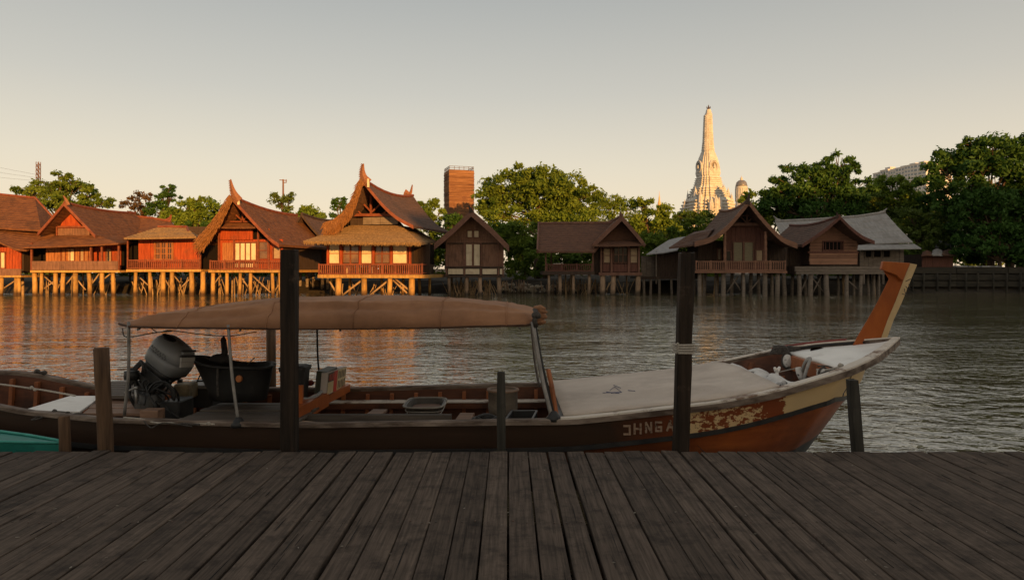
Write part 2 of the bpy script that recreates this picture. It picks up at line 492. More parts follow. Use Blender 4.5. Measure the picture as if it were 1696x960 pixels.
# ------------------------------------------------------------------ stilt houses on the far bank
class House:
    def __init__(s, name, label, cat, u, Y, yaw=0.0, group=None):
        s.O = W(u, 0, Y); s.O.z = 0
        th = R(yaw)
        s.A = Vector((math.cos(th), -math.sin(th), 0)); s.B = Vector((math.sin(th), math.cos(th), 0))
        s.root = thing(name, label, cat, s.O, -th, group)
        s.Y = Y
        s.px = Y / F

    def L(s, u, v, b=0.0):
        """local (across, back, up) of the point on the plane b metres behind the front, seen at pixel (u, v)"""
        d = Vector(((u - CX) / F, 1, -(v - VH) / F))
        e = Vector((0, 0, CZ))
        t = ((s.O - e).dot(s.B) + b) / d.dot(s.B)
        p = e + d * t - s.O
        return Vector((p.dot(s.A), p.dot(s.B), p.z))

    def rect(s, u0, v0, u1, v1, b, d):
        p, q = s.L(u0, v1, b), s.L(u1, v0, b)
        return (p.x, q.x, b, b + d, p.z, q.z)

    def box(s, name, u0, v0, u1, v1, b, d, mat, parent=None, **k):
        return MB().box(*s.rect(u0, v0, u1, v1, b, d)).build(name, mat, parent or s.root, local=True, **k)

    def poly(s, name, pts, b, d, mat, **k):
        return MB().prism([s.L(u, v, b) for u, v in pts], (0, d, 0)).build(name, mat, s.root, local=True, **k)

    def boards(s, name, u0, v0, u1, v1, b, mat, vertical=True, pitch=0.24, d=0.12):
        """a boarded wall: single boards with open joints in front of their backing"""
        x0, x1, y0, y1, z0, z1 = s.rect(u0, v0, u1, v1, b, d)
        m = MB().box(x0 + .01, x1 - .01, y0 + 0.05, y1, z0 + .01, z1 - .01)
        a0, a1 = (x0, x1) if vertical else (z0, z1)
        n = max(1, round((a1 - a0) / pitch))
        for k in range(n):
            p, q = a0 + (a1 - a0) * k / n + 0.011, a0 + (a1 - a0) * (k + 1) / n - 0.011
            f = y0 + rnd.uniform(-0.018, 0.018)
            if vertical: m.box(p, q, f, y0 + 0.06, z0, z1)
            else: m.box(x0, x1, f, y0 + 0.06, p, q)
        return m.build(name, mat, s.root, local=True)

    def window(s, u0, v0, u1, v1, b, cols, rows_, frame, pane, fw=0.07, name='window', bars=0):
        x0, x1, _, _, z0, z1 = s.rect(u0, v0, u1, v1, b, 0.1)
        m = MB()
        m.box(x0 - fw, x0, b - 0.06, b + 0.08, z0 - fw, z1 + fw); m.box(x1, x1 + fw, b - 0.06, b + 0.08, z0 - fw, z1 + fw)
        m.box(x0, x1, b - 0.06, b + 0.08, z1, z1 + fw); m.box(x0, x1, b - 0.06, b + 0.08, z0 - fw, z0)
        for c in range(1, cols):
            x = x0 + (x1 - x0) * c / cols
            m.box(x - fw * .45, x + fw * .45, b - 0.05, b + 0.05, z0, z1)
        for c in range(1, rows_):
            z = z0 + (z1 - z0) * c / rows_
            m.box(x0, x1, b - 0.045, b + 0.045, z - fw * .4, z + fw * .4)
        for c in range(bars):
            x = x0 + (x1 - x0) * (c + 0.5) / bars
            m.box(x - .025, x + .025, b - 0.03, b + 0.0, z0, z1)
        f = m.build(name, frame, s.root, local=True)
        for c in range(cols):
            for r_ in range(rows_):
                xa, xb = x0 + (x1 - x0) * c / cols, x0 + (x1 - x0) * (c + 1) / cols
                za, zb = z0 + (z1 - z0) * r_ / rows_, z0 + (z1 - z0) * (r_ + 1) / rows_
                MB().box(xa + fw * .46, xb - fw * .46, b + 0.02, b + 0.03, za + fw * .41, zb - fw * .41).build('pane', pane, f, local=True)
        return f

    def stilts(s, us, v, b=0.25, r=0.17, mat=None, lean=0.13, name='stilt'):
        for u in us:
            p = s.L(u, v, b)
            q = Vector((p.x + rnd.uniform(-lean, lean), p.y + rnd.uniform(-lean, lean), -1.2))
            k = r * rnd.uniform(0.68, 1.05)
            pts = [q, q.lerp(p, 0.35) + Vector((rnd.uniform(-.03, .03), 0, 0)), q.lerp(p, 0.7) + Vector((rnd.uniform(-.03, .03), 0, 0)), p]
            MB().tube(pts, [k * 1.1, k * 1.05, k, k * 0.95], 9).build(name, mat or stilt_wood, s.root, smooth=True, local=True)

    def braces(s, segs, b=0.3, r=0.06, mat=None):
        for (u0, v0, u1, v1) in segs:
            MB().tube([s.L(u0, v0, b), s.L((u0 + u1) / 2 + rnd.uniform(-.4, .4), (v0 + v1) / 2, b), s.L(u1, v1, b + .1)], r, 6).build('brace', mat or brace_wood, s.root, smooth=True, local=True)

    def back_stilts(s, u0, u1, v, n, b0=2, b1=6):
        for k in range(max(3, n // 2)):
            s.stilts([rnd.uniform(u0, u1)], v, rnd.uniform(b0, b1), rnd.uniform(.07, .12), lean=0.25, mat=brace_wood)

    def scrap(s, u0, u1, v0, v1, n, b0=0.8, b1=3.0):
        """thin leaning poles and sticks under the floor: nobody could count them"""
        m = MB()
        for k in range(n):
            b = rnd.uniform(b0, b1)
            u = rnd.uniform(u0, u1)
            p, q = s.L(u, v1, b), s.L(u + rnd.uniform(-14, 14), rnd.uniform(v0, (v0 + v1) / 2), b)
            p.z = -0.3
            m.tube([p, p.lerp(q, 0.5) + Vector((rnd.uniform(-.1, .1), 0, 0)), q], rnd.uniform(0.02, 0.05), 5)
        m.build('understorey_poles', brace_wood, s.root, local=True, kind='stuff')

    def railing(s, u0, u1, v0, v1, b, mat, step=0.16, posts=4, thin=0.035):
        x0, x1, _, _, z0, z1 = s.rect(u0, v0, u1, v1, b, 0.1)
        m = MB().box(x0, x1, b, b + 0.09, z1 - 0.08, z1)
        m.box(x0, x1, b + .01, b + 0.08, z0, z0 + 0.08)
        for k in range(posts):
            x = x0 + (x1 - x0 - 0.11) * k / max(1, posts - 1)
            m.box(x, x + 0.11, b - 0.01, b + 0.10, z0 - 0.02, z1 + 0.05)
        f = m.build('railing', mat, s.root, local=True)
        bl = MB()
        n = int((x1 - x0) / step)
        for k in range(n):
            x = x0 + (x1 - x0) * (k + 0.5) / n
            bl.box(x - thin, x + thin, b + .025, b + 0.065, z0 + 0.08, z1 - 0.08)
        bl.build('baluster', mat, f, local=True, kind='stuff')
        return f

    def courses(s, P, Q, step=0.34, lift=0.035):
        """points from eave P to ridge Q with the small steps of shingle courses"""
        n = max(2, int((Q - P).length / step))
        out = []
        for k in range(n):
            a, b = P.lerp(Q, k / n), P.lerp(Q, (k + 0.96) / n)
            out += [a + Vector((0, 0, lift)), b]
        return out

    def gable_roof(s, prof, b0, depth, mat, drop=0.0, sag=0.25, thick=0.2, lean=0.4, n=8, barge=None, name='roof', rear_rise=0.0, step=0.34, barge_w=0.24):
        """prof: pixels of the front verge from the left eave over the apex to the right eave"""
        pts = [s.L(u, v, b0) for u, v in prof]
        ia = max(range(len(pts)), key=lambda i: pts[i].z)
        za, ze = pts[ia].z, min(pts[0].z, pts[-1].z)
        full = []
        for i in range(ia): full += s.courses(pts[i], pts[i + 1], step)
        full.append(pts[ia].copy())
        right = []
        for i in range(len(pts) - 1, ia, -1): right += s.courses(pts[i], pts[i - 1], step)
        full += right[::-1]
        rows_ = []
        for k in range(n + 1):
            t = k / n
            row = []
            for p in full:
                h = (p.z - ze) / (za - ze)
                q = p + Vector((0, depth * t, 0))
                q.y += -lean * h * (1 - t) + lean * h * t
                q.z += h * (-drop * t - sag * 4 * t * (1 - t) + rear_rise * t * t)
                row.append(q)
            rows_.append(row)
        roof = MB().sheet(rows_, (0, 0, -thick)).build(name, mat, s.root, local=True)
        ridge = [r_[full.index(pts[ia])] + Vector((0, 0, 0.05)) for r_ in rows_]
        MB().tube(ridge, 0.13, 6).build('ridge_cap', barge or mat, roof, local=True)
        if barge:
            for side in (pts[:ia + 1], pts[ia:][::-1]):
                c = curve(side, 5)
                ring = []
                for p in c:
                    h = (p.z - ze) / (za - ze)
                    y = p.y - lean * h
                    ring.append([Vector((p.x, y - 0.12, p.z + 0.05)), Vector((p.x, y + 0.02, p.z + 0.05)), Vector((p.x, y + 0.02, p.z - barge_w)), Vector((p.x, y - 0.12, p.z - barge_w))])
                MB().loft(ring).build('bargeboard', barge, roof, local=True)
        s.apex = ridge[0]; s.rear_apex = ridge[-1]; s.roof = roof
        return roof

    def fringe(s, prof, b0, w0, w1, n, mat, lean=0.4):
        """thick ragged verge of bundled straw along a front edge, eave first"""
        c = curve([s.L(u, v, b0) for u, v in prof], 6)
        za, ze = max(p.z for p in c), min(p.z for p in c)
        ring = []
        for i, p in enumerate(c):
            h = (p.z - ze) / (za - ze)
            y = p.y - lean * h
            wd = w0 + (w1 - w0) * h
            j = rnd.uniform(-.05, .05)
            ring.append([Vector((p.x, y - 0.32 + j, p.z + 0.10 + j)), Vector((p.x + wd * .25, y - 0.42 + j, p.z - wd * .55)), Vector((p.x + wd * .45, y - 0.15 + j, p.z - wd)), Vector((p.x + wd * .1, y + 0.1, p.z - wd * .5))])
        f = MB().loft(ring).build('thatch_verge', mat, s.root, local=True)
        m = MB()
        for k in range(n):
            i = rnd.randrange(len(c) - 1)
            r_ = ring[i]
            a = r_[rnd.choice((0, 1, 1, 2))].lerp(ring[i + 1][rnd.choice((0, 1, 2))], rnd.random())
            d = Vector((rnd.uniform(-.35, -.05), rnd.uniform(-.15, .05), rnd.uniform(-.55, -.2)))
            m.tube([a, a + d * .6, a + d], [.035, .03, .008], 4)
        m.build('straw', mat, f, local=True, kind='stuff')

    def horn(s, pix, b, r0, r1, mat=None, teeth=0, name='roof_finial'):
        """curved finial rising from the roof peak"""
        c = curve([s.L(u, v, b) for u, v in pix], 5)
        n = len(c)
        m = MB()
        ring = []
        for i, p in enumerate(c):
            k = r0 + (r1 - r0) * i / (n - 1)
            t = (c[min(i + 1, n - 1)] - c[max(i - 1, 0)]).normalized()
            sd_ = Vector((t.z, 0, -t.x))
            ring.append([p + sd_ * k, p + Vector((0, .10, 0)), p - sd_ * k, p - Vector((0, .10, 0))])
            if teeth and 0 < i < n - 1:
                q = p - sd_ * k
                m.add([q + Vector((0, -.06, 0)) + t * .08, q + Vector((0, .06, 0)) + t * .08, q - t * .1, q - sd_ * .16 + t * .12], [(0, 1, 3), (1, 2, 3), (2, 0, 3), (0, 2, 1)])
        m.loft(ring)
        return m.build(name, mat or horn_mat, s.root, local=True)

    def hip(s, name, eave, top, mat, thick=0.14, step=0.3, fascia=None):
        """pent or hip roof: eave and top are closed pixel loops [(u, v, b)] front-left, front-right, back-right, back-left"""
        E = [s.L(*p) for p in eave]; T = [s.L(*p) for p in top]
        n = max(2, int((E[0] - T[0]).length / step))
        rows_ = []
        for k in range(n):
            for t, lf in ((k / n, .03), ((k + .95) / n, 0)):
                row = []
                for j in range(len(E)):
                    a, b = E[j].lerp(T[j], t), E[(j + 1) % len(E)].lerp(T[(j + 1) % len(E)], t)
                    for q in range(4):
                        row.append(a.lerp(b, q / 4) + Vector((0, 0, lf - 0.03 * math.sin(q / 4 * math.pi) * (1 - t) + rnd.uniform(-.015, .015))))
                rows_.append(row)
        rows_.append([p for j in range(len(T)) for p in [T[j].lerp(T[(j + 1) % len(T)], q / 4) for q in range(4)]])
        m = MB()
        nc = len(rows_[0])
        m.loft(rows_, caps=False)
        m.loft([[p + Vector((0, 0, -thick)) for p in r_] for r_ in rows_], caps=False)
        m.loft([rows_[0], [p + Vector((0, 0, -thick)) for p in rows_[0]]], caps=False)
        m.add(rows_[-1], [tuple(range(nc))])
        return m.build(name, mat, s.root, local=True)


G_H = 'stilt houses along the far bank'

# --- leftmost house, cut by the frame
h = House('stilt_house', 'orange plank house cut off by the left frame edge, under a plain hipped roof', 'house', 20, 58, 0, G_H)
ro = [h.L(-90, 312, 4.5), h.L(-20, 320, 4.5), h.L(58, 328, 4.5), h.L(68, 381, 0.3), h.L(0, 377, 0.3), h.L(-90, 372, 0.3)]
bk = [h.L(-90, 365, 9), h.L(88, 361, 4.6), h.L(110, 372, 9)]
m = MB()
rows_ = []
for k in range(15):
    for t, lf in ((k / 15, .035), ((k + .95) / 15, 0)):
        rows_.append([ro[5].lerp(ro[0], t) + Vector((0, 0, lf)), ro[4].lerp(ro[1], t) + Vector((0, 0, lf)), ro[3].lerp(ro[2], t) + Vector((0, 0, lf))])
m.sheet(rows_, (0, 0, -.18))
m.add([ro[2], ro[3], bk[1]], [(0, 1, 2)]); m.add([ro[0], ro[1], ro[2], bk[1], bk[0]], [(0, 1, 2, 3, 4)])
rf = m.build('roof', roof_brown, h.root, local=True)
MB().tube([ro[0], ro[1], ro[2], bk[1]], .14, 6).build('ridge_cap', trim_red, rf, local=True)
h.box('gable_band', -80, 374, 66, 388, 1.2, 5, wood_dark)
m = MB()
lo_ = [(-90, 400, -1.6), (0, 401, -1.6), (24, 412, -1.6), (44, 414, -1.2), (92, 391, 1.5)]
hi_ = [(-90, 379, 1.1), (0, 380, 1.1), (30, 382, 1.1), (62, 385, 1.2), (90, 388, 1.6)]
rows_ = []
for k in range(8):
    for t, lf in ((k / 8, .03), ((k + .95) / 8, 0)):
        rows_.append([h.L(*a).lerp(h.L(*b), t) + Vector((0, 0, lf)) for a, b in zip(lo_, hi_)])
m.sheet(rows_, (0, 0, -.15)).build('lower_roof', roof_brown, h.root, local=True)
h.boards('wall', -85, 404, 35, 446, 0.3, wood_red)
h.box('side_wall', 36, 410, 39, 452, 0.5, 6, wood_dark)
h.window(-6, 418, 8, 444, 0.27, 2, 1, trim_red, cream)
h.box('parapet', -85, 445, 34, 456, -0.9, .12, wood_brown)
h.box('floor_beam', -85, 456, 35, 459, -1.1, 7, stilt_wood)
h.stilts([-30, -12, 3, 27, 31], 459, -.6, .15)
h.braces([(5, 478, 26, 464)], -.5)
h.back_stilts(-30, 50, 458, 6)

# --- second house, front gable with long ridge to the right
h = House('stilt_house', 'brown gabled house with a dark plank parapet, left of the bright red annex', 'house', 125, 58.5, 0, G_H)
h.gable_roof([(64, 386), (88, 362), (112, 337), (136, 364), (159, 390)], -0.3, 10, roof_brown, barge=trim_red, sag=.2)
h.horn([(112, 340), (109, 331), (105, 324)], -.75, .22, .04)
h.poly('gable_wall', [(92, 390), (112, 349), (148, 390)], .9, .15, wood_red)
h.box('tie_beam', 95, 374, 142, 377, .7, .15, trim_red)
h.box('gable_post', 92.5, 375, 95, 391, .65, .2, trim_red)
h.box('gable_panel', 96, 378, 148, 390, .75, .12, wood_brown)
h.hip('porch_roof', [(37, 409, -2.2), (196, 403, -2.2), (236, 399, 4), (60, 399, 4)], [(92, 390, .6), (160, 389, .6), (212, 391, 4), (98, 390, 4)], roof_brown)
h.boards('wall', 76, 402, 152, 447, .3, wood_orange)
h.boards('wing_wall', 152, 402, 200, 447, .9, wood_red)
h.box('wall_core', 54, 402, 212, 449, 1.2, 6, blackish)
h.window(102, 412, 123, 432, .28, 3, 1, trim_red, cream)
h.window(133, 412, 146, 432, .28, 2, 1, trim_red, shutter_pale)
h.window(176, 412, 184, 440, .85, 1, 1, trim_red, shutter_pale, name='door')
h.boards('parapet', 53, 432, 195, 447, -1.7, wood_brown, vertical=False, pitch=.3)
for u in (51.5, 150, 168, 196): h.box('veranda_post', u - 1.3, 402, u + 1.3, 449, -1.6, .14, trim_red)
h.box('floor_beam', 50, 447.5, 198, 451, -1.9, 8, stilt_wood)
h.stilts([57, 69, 92, 105, 125, 147, 169, 187], 451, -1.4, .19)
h.back_stilts(55, 205, 450, 12)
h.braces([(70, 480, 95, 462), (74, 458, 96, 478), (126, 460, 142, 480), (110, 470, 122, 455), (152, 470, 165, 452), (172, 462, 183, 453)], -1.2)
h.scrap(60, 205, 452, 487, 14)

# --- rear ridge with tail finial, a lower house behind
h = House('stilt_house', 'low dark brown roof with an upturned tail end, glimpsed behind the red annex', 'house', 255, 67, 0, G_H)
h.gable_roof([(180, 390), (214, 357), (250, 392)], 0, .01, roof_dark) if False else None
rr = [h.L(205, 357, 2), h.L(250, 361, 2), h.L(283, 367, 2)]
ee = [h.L(205, 384, -1), h.L(255, 384, -1), h.L(296, 380, -1)]
be = [h.L(205, 384, 5), h.L(255, 384, 5), h.L(296, 380, 5)]
rf = MB().sheet([ee, [a.lerp(b, .5) + Vector((0, 0, -.1)) for a, b in zip(ee, rr)], rr, [a.lerp(b, .5) for a, b in zip(be, rr)], be], (0, 0, -.2)).build('roof', roof_brown, h.root, local=True)
MB().tube(rr, .15, 6).build('ridge_cap', trim_red, rf, local=True)
h.horn([(276, 367), (281, 362), (283.5, 355)], 2, .3, .05, trim_red)
h.box('wall', 208, 383, 350, 440, 0, 5, wood_dark)
h.boards('roof_panel', 285, 375, 345, 392, -.8, wood_dark, vertical=False)
h.stilts([215, 240, 265, 290, 320, 345], 440, .3, .12, wood_dark)

# --- bright red annex
h = House('stilt_house', 'small bright red annex with a barred window and a low hipped roof', 'house', 272, 58.5, 0, G_H)
h.hip('roof', [(205, 394, -1.6), (325, 392, -1.6), (330, 391, 5), (215, 391, 5)], [(263, 376, 1.2), (309, 377, 1.2), (306, 378, 3), (262, 378, 3)], thatch_skirt)
m = MB().tube([h.L(262, 375.5, 1.2), h.L(286, 375.5, 1.2), h.L(310, 376, 1.2)], .14, 6)
m.tube([h.L(310, 376, 1.2), h.L(312, 384, 0)], .1, 6).build('ridge_cap', trim_red, h.root, local=True)
h.boards('wall', 229, 396, 330, 447, .4, wood_red, pitch=.5)
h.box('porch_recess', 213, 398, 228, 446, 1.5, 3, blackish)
h.window(257, 402, 286, 429, .36, 3, 3, wood_orange, glass_dark, bars=9)
h.box('veranda_post', 210, 396, 212, 448, -.9, .12, trim_red)
h.box('veranda_post', 330, 398, 332.5, 448, -.9, .12, trim_red)
h.railing(210, 331, 430, 445, -1.0, trim_red, posts=5)
h.box('floor_beam', 209, 446, 333, 450, -1.2, 7, stilt_wood)
h.stilts([225, 248, 270, 285, 317, 336], 450, -.8, .19)
h.back_stilts(215, 330, 449, 10)
h.braces([(232, 460, 245, 472), (272, 460, 283, 478), (300, 476, 314, 462), (288, 456, 298, 468)], -.6)
h.scrap(225, 335, 452, 487, 22)

# --- thatched house with the glowing panels
h = House('stilt_house', 'red house with a tall horned gable, thatched left verge and four tall cream panels', 'house', 415, 57, 10, G_H)
P = [(326, 401), (351, 377), (373, 352), (392, 327), (413, 353), (434, 378), (450, 395), (463, 405)]
h.gable_roof(P, -.9, 9.5, roof_brown, drop=.7, sag=.3, barge=trim_red, lean=.7)
h.fringe(P[:4], -1.2, .85, .35, 420, thatch, .7)
h.horn([(396, 333), (389, 322), (385, 311), (382, 297)], -1.7, .36, .05, teeth=1)
h.box('gable_drop', 393, 329, 396, 339, -1.75, .12, cream)
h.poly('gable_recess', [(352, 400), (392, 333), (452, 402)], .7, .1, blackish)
m = MB()
for a, b in (((402, 345), (402, 368)), ((387, 352), (402, 366)), ((414, 355), (402, 366)), ((375, 367), (428, 367))):
    m.bar(h.L(*a, .3), h.L(*b, .3), .12, .12)
m.build('truss', trim_red, h.root, local=True)
h.hip('pent_roof', [(362, 376, -.9), (423, 376, -.9), (423, 375, .6), (362, 375, .6)], [(370, 369, .3), (418, 369, .3), (418, 369, .6), (370, 369, .6)], roof_brown)
h.boards('upper_wall', 364, 377, 418, 397, .1, wood_red)
h.boards('wall', 361, 396, 468, 448, .3, wood_red)
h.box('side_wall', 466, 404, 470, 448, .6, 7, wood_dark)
h.box('left_recess', 331, 404, 361, 446, 1.6, 4, blackish)
h.boards('door', 368, 402, 386, 446, .22, wood_orange, pitch=.2)
for u in (362, 387, 427, 445): h.box('wall_post', u - 1.2, 378, u + 1.2, 448, .12, .12, trim_red)
h.window(389, 402, 424, 431, .2, 4, 1, trim_red, cream, fw=.09)
h.window(389, 435, 424, 443, .2, 2, 1, trim_red, cream, fw=.07)
h.window(429, 401, 443, 428, .2, 1, 2, trim_red, glass_sun_tint)
h.window(453, 410, 464, 428, .25, 1, 1, trim_red, shutter_pale)
h.railing(347, 470, 431, 446, -.9, trim_red, posts=6)
h.box('floor_beam', 345, 447, 472, 451, -1.1, 8, stilt_wood)
h.stilts([353, 376, 398, 415, 451, 464], 451, -.7, .18)
h.back_stilts(345, 470, 450, 12)
h.braces([(418, 456, 448, 484), (355, 470, 366, 455), (456, 480, 468, 462), (400, 460, 410, 474)], -.5)
h.scrap(350, 470, 452, 487, 22)

# --- dark house in the shade between the two horned houses
h = House('stilt_house', 'dark unlit house with a plain dark roof, squeezed between the two horned houses', 'house', 512, 65, 8, G_H)
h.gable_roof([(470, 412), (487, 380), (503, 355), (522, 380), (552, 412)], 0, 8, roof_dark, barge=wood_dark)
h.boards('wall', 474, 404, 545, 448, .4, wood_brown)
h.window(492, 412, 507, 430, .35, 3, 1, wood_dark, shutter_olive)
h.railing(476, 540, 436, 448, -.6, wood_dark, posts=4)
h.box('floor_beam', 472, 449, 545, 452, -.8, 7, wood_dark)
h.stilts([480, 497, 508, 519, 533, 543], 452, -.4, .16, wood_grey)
h.braces([(500, 482, 515, 458), (510, 460, 522, 480)], -.2, mat=wood_grey)
h.scrap(480, 545, 454, 487, 10)

# --- the tall horned house with the thatched skirt
h = House('stilt_house', 'tallest house, dark horned roof above a golden thatched skirt and open veranda', 'house', 612, 55.5, 11, G_H)
P = [(538, 372), (557, 365), (576, 350), (592, 327), (606, 298), (622, 320), (640, 342), (660, 360), (685, 374)]
h.gable_roof(P, -.9, 10.5, roof_dark, drop=.2, sag=.5, barge=trim_red, lean=.7, rear_rise=.1)
h.fringe(P[:5], -1.2, .75, .3, 460, thatch, .7)
h.horn([(609, 303), (603, 294), (601, 283), (602, 271)], -1.75, .40, .05, teeth=1)
h.horn([(670, 318), (679, 321), (683, 306)], 9.6, .3, .05)
h.box('gable_drop', 608, 296, 611, 310, -1.85, .12, cream)
h.poly('gable_recess', [(570, 374), (607, 306), (668, 374)], 1.0, .1, blackish)
m = MB()
for a, b, wd in (((614.5, 315), (614.5, 354), .16), ((598, 333), (614, 350), .12), ((634, 334), (616, 351), .12), ((576, 356), (656, 356), .22), ((588, 344), (600, 356), .1), ((645, 346), (632, 356), .1)):
    m.bar(h.L(*a, .5), h.L(*b, .5), wd, wd)
m.build('truss', trim_red, h.root, local=True)
h.boards('gable_panel', 601, 359, 659, 372, .35, wood_grey, pitch=.8)
h.boards('gable_cheek', 580, 361, 601, 374, .45, wood_dark, vertical=False)
h.hip('skirt_roof', [(502, 399, -2.4), (697, 402, -2.4), (722, 399, 7), (545, 397, 7)], [(582, 373, .3), (663, 373, .3), (688, 378, 5.5), (610, 378, 5.5)], thatch_skirt, thick=.2, step=.26)
m = MB()
for k in range(420):
    u = rnd.uniform(503, 697)
    p = h.L(u, 399.5 + (u - 503) * .012, -2.4 + rnd.uniform(-.05, .1))
    m.tube([p, p + Vector((rnd.uniform(-.05, .05), rnd.uniform(-.1, 0), rnd.uniform(-.32, -.12)))], [.035, .012], 4)
m.build('straw_eave', thatch_skirt, h.root, local=True, kind='stuff')
h.box('wall_core', 544, 401, 682, 437, .9, 6, wood_dark)
h.boards('side_wall', 684, 402, 712, 456, 1.5, wood_dark)  # dark boards put the shade of this flank into the colour
for u in (542.5, 564.5, 596, 618, 648, 678.5): h.box('wall_post', u - 1.6, 401, u + 1.6, 438, .2, .2, wood_red)
for u0, u1 in ((545, 562), (598.5, 615.5), (650.5, 674)): h.window(u0, 403, u1, 436, .3, 1, 2, trim_red, cream, fw=.06)
for u0, u1 in ((567, 594), (620.5, 645)): h.window(u0, 404, u1, 436, .4, 2, 2, trim_red, glass_sun_tint, fw=.1)
h.railing(527, 700, 437, 454, -1.6, trim_red, posts=9, step=.17, thin=.045)
MB().bar(h.L(700, 438, -1.6), h.L(708, 438, 2.5), .09, .08).bar(h.L(700, 452, -1.6), h.L(708, 452, 2.5), .09, .08).build('side_rail', trim_red, h.root, local=True)
h.box('floor_beam', 526, 455, 702, 460, -1.8, 8, stilt_wood)
h.stilts([561, 603, 646, 682], 460, -1.3, .24)
h.stilts([549, 580, 632, 668, 694, 712], 459, 3.5, .13)
h.braces([(567, 489, 598, 465), (612, 489, 641, 466), (651, 464, 680, 490), (655, 462, 684, 486), (546, 466, 558, 486)], -1.0, .08)
h.scrap(545, 700, 460, 490, 16)
VER = h
for u, l in ((576.5, 'leftmost'), (599, 'widest, middle'), (614.5, 'rightmost')):
    wd = 9 if u == 599 else 5
    t0 = h.L(u, 441, -.6)
    M4 = FRAME[h.root.name]
    fz = h.L(u, 455, -.6).z
    tt = thing('veranda_table', f'{l} of the three pale tables on the veranda of the tallest house', 'table', M4 @ Vector((t0.x, t0.y, fz)), -R(11), 'pale tables on the veranda')
    hw = wd * h.px
    MB().box(-hw, hw, -.35, .35, t0.z - fz - .05, t0.z - fz + .02).build('tabletop', cream, tt, local=True)
    for sx1 in (-1, 1):
        for sy1 in (-1, 1):
            MB().box(sx1 * hw * .85 - .03, sx1 * hw * .85 + .03, sy1 * .28 - .03, sy1 * .28 + .03, 0, t0.z - fz - .05).build('leg', cream, tt, local=True)

# --- brown gabled house with cream shutters
h = House('stilt_house', 'narrow brown gabled house with cream double shutters and cream lower panels', 'house', 785, 57.5, 0, G_H)
P = [(719, 404), (750, 378), (781, 349), (812, 376), (843, 407)]
h.gable_roof(P, -1.0, 9, roof_red, barge=trim_dusk, sag=.15, lean=.3, barge_w=.5)
h.horn([(781, 352), (779, 346), (776, 341)], -1.4, .2, .05, wood_dark)
h.poly('gable_wall', [(738, 402), (741, 388), (781, 354), (826, 388), (831, 402)], .25, .2, wood_brown)
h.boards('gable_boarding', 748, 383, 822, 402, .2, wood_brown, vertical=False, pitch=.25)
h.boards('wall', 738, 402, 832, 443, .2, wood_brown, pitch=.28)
h.box('wall_core', 739, 400, 833, 458, .6, 6, wood_dark)
h.window(774, 382, 782, 393, .12, 1, 1, trim_dusk, cream_dusk, fw=.06)
h.window(785, 382, 793, 393, .12, 1, 1, trim_dusk, cream_dusk, fw=.06)
h.window(771.5, 404, 782, 440, .12, 1, 1, trim_dusk, cream_dusk, fw=.06, name='shutter')
h.window(784.5, 404, 795, 440, .12, 1, 1, trim_dusk, cream_dusk, fw=.06, name='shutter')
h.box('belt_beam', 736, 402, 834, 404, .08, .3, wood_dark)
h.box('belt_beam', 736, 441, 834, 444, .05, .4, wood_dark)
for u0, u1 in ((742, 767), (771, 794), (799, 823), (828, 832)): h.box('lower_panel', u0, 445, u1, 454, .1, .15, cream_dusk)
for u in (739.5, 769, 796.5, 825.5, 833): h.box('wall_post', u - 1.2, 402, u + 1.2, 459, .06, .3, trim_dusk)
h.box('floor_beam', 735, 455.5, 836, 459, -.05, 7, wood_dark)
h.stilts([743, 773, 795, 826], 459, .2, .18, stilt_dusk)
h.back_stilts(740, 832, 459, 6)
h.scrap(742, 832, 462, 488, 60, .6, 4)

# --- pavilion with the long roof
h = House('stilt_house', 'open riverside pavilion with a long plain roof joined to a small dark red gable end', 'house', 1028, 58.5, 0, G_H)
el, rl, bl_ = [h.L(891, 416, -1.3), h.L(985, 416, -1.3)], [h.L(893, 370, 2.2), h.L(1024, 369, 2.2)], [h.L(893, 412, 5.6), h.L(1040, 412, 5.6)]
rows_ = []
for k in range(13):
    for t, lf in ((k / 13, .03), ((k + .95) / 13, 0)): rows_.append([a.lerp(b, t) + Vector((0, 0, lf)) for a, b in zip(el, rl)])
rows_ += [[rl[0], rl[1]], bl_]
rf = MB().sheet(rows_, (0, 0, -.16)).build('long_roof', roof_red, h.root, local=True)
MB().tube([rl[0], rl[1]], .14, 6).build('ridge_cap', trim_dusk, rf, local=True)
MB().bar(el[0] + Vector((-.05, 0, 0)), rl[0] + Vector((-.05, 0, 0)), .14, .35).build('bargeboard', trim_dusk, rf, local=True)
h.gable_roof([(982, 403), (1005, 381), (1029, 358), (1048, 379), (1067, 402)], -1.1, 7, roof_red, barge=trim_dusk, sag=.1, lean=.2, barge_w=.42)
h.horn([(1029, 360), (1028, 355), (1027, 351)], -1.3, .18, .05, trim_dusk)
h.poly('gable_wall', [(996, 401), (1029, 367), (1058, 401)], .1, .15, roof_red)
h.hip('pent_roof', [(980, 406, -1.3), (1070, 405, -1.3), (1066, 402, .1), (985, 402, .1)], [(992, 399, -.5), (1060, 399, -.5), (1058, 398, .1), (996, 398, .1)], roof_red)
h.box('room_core', 994, 405, 1060, 452, .9, 4.5, blackish)
h.boards('side_wall', 981, 408, 996, 455, .5, wood_dark)
for u in (996, 1013, 1041.5, 1058.5): h.box('pillar', u - 1.5, 404, u + 1.5, 453, -.05, .22, trim_dusk)
for u0, u1 in ((1000, 1011), (1044, 1056)): h.window(u0, 411, u1, 435, .15, 1, 2, trim_dusk, shutter_pale)
h.window(1017, 409, 1039, 434, .25, 3, 2, trim_dusk, glass_dark)
h.boards('lower_panel', 998, 437, 1058, 450, .12, wood_dusk, pitch=.3)
h.box('floor_beam', 992, 451, 1063, 456, -.3, 6, trim_dusk)
h.box('open_floor', 899, 449, 985, 455, -.3, 5.5, wood_dark)
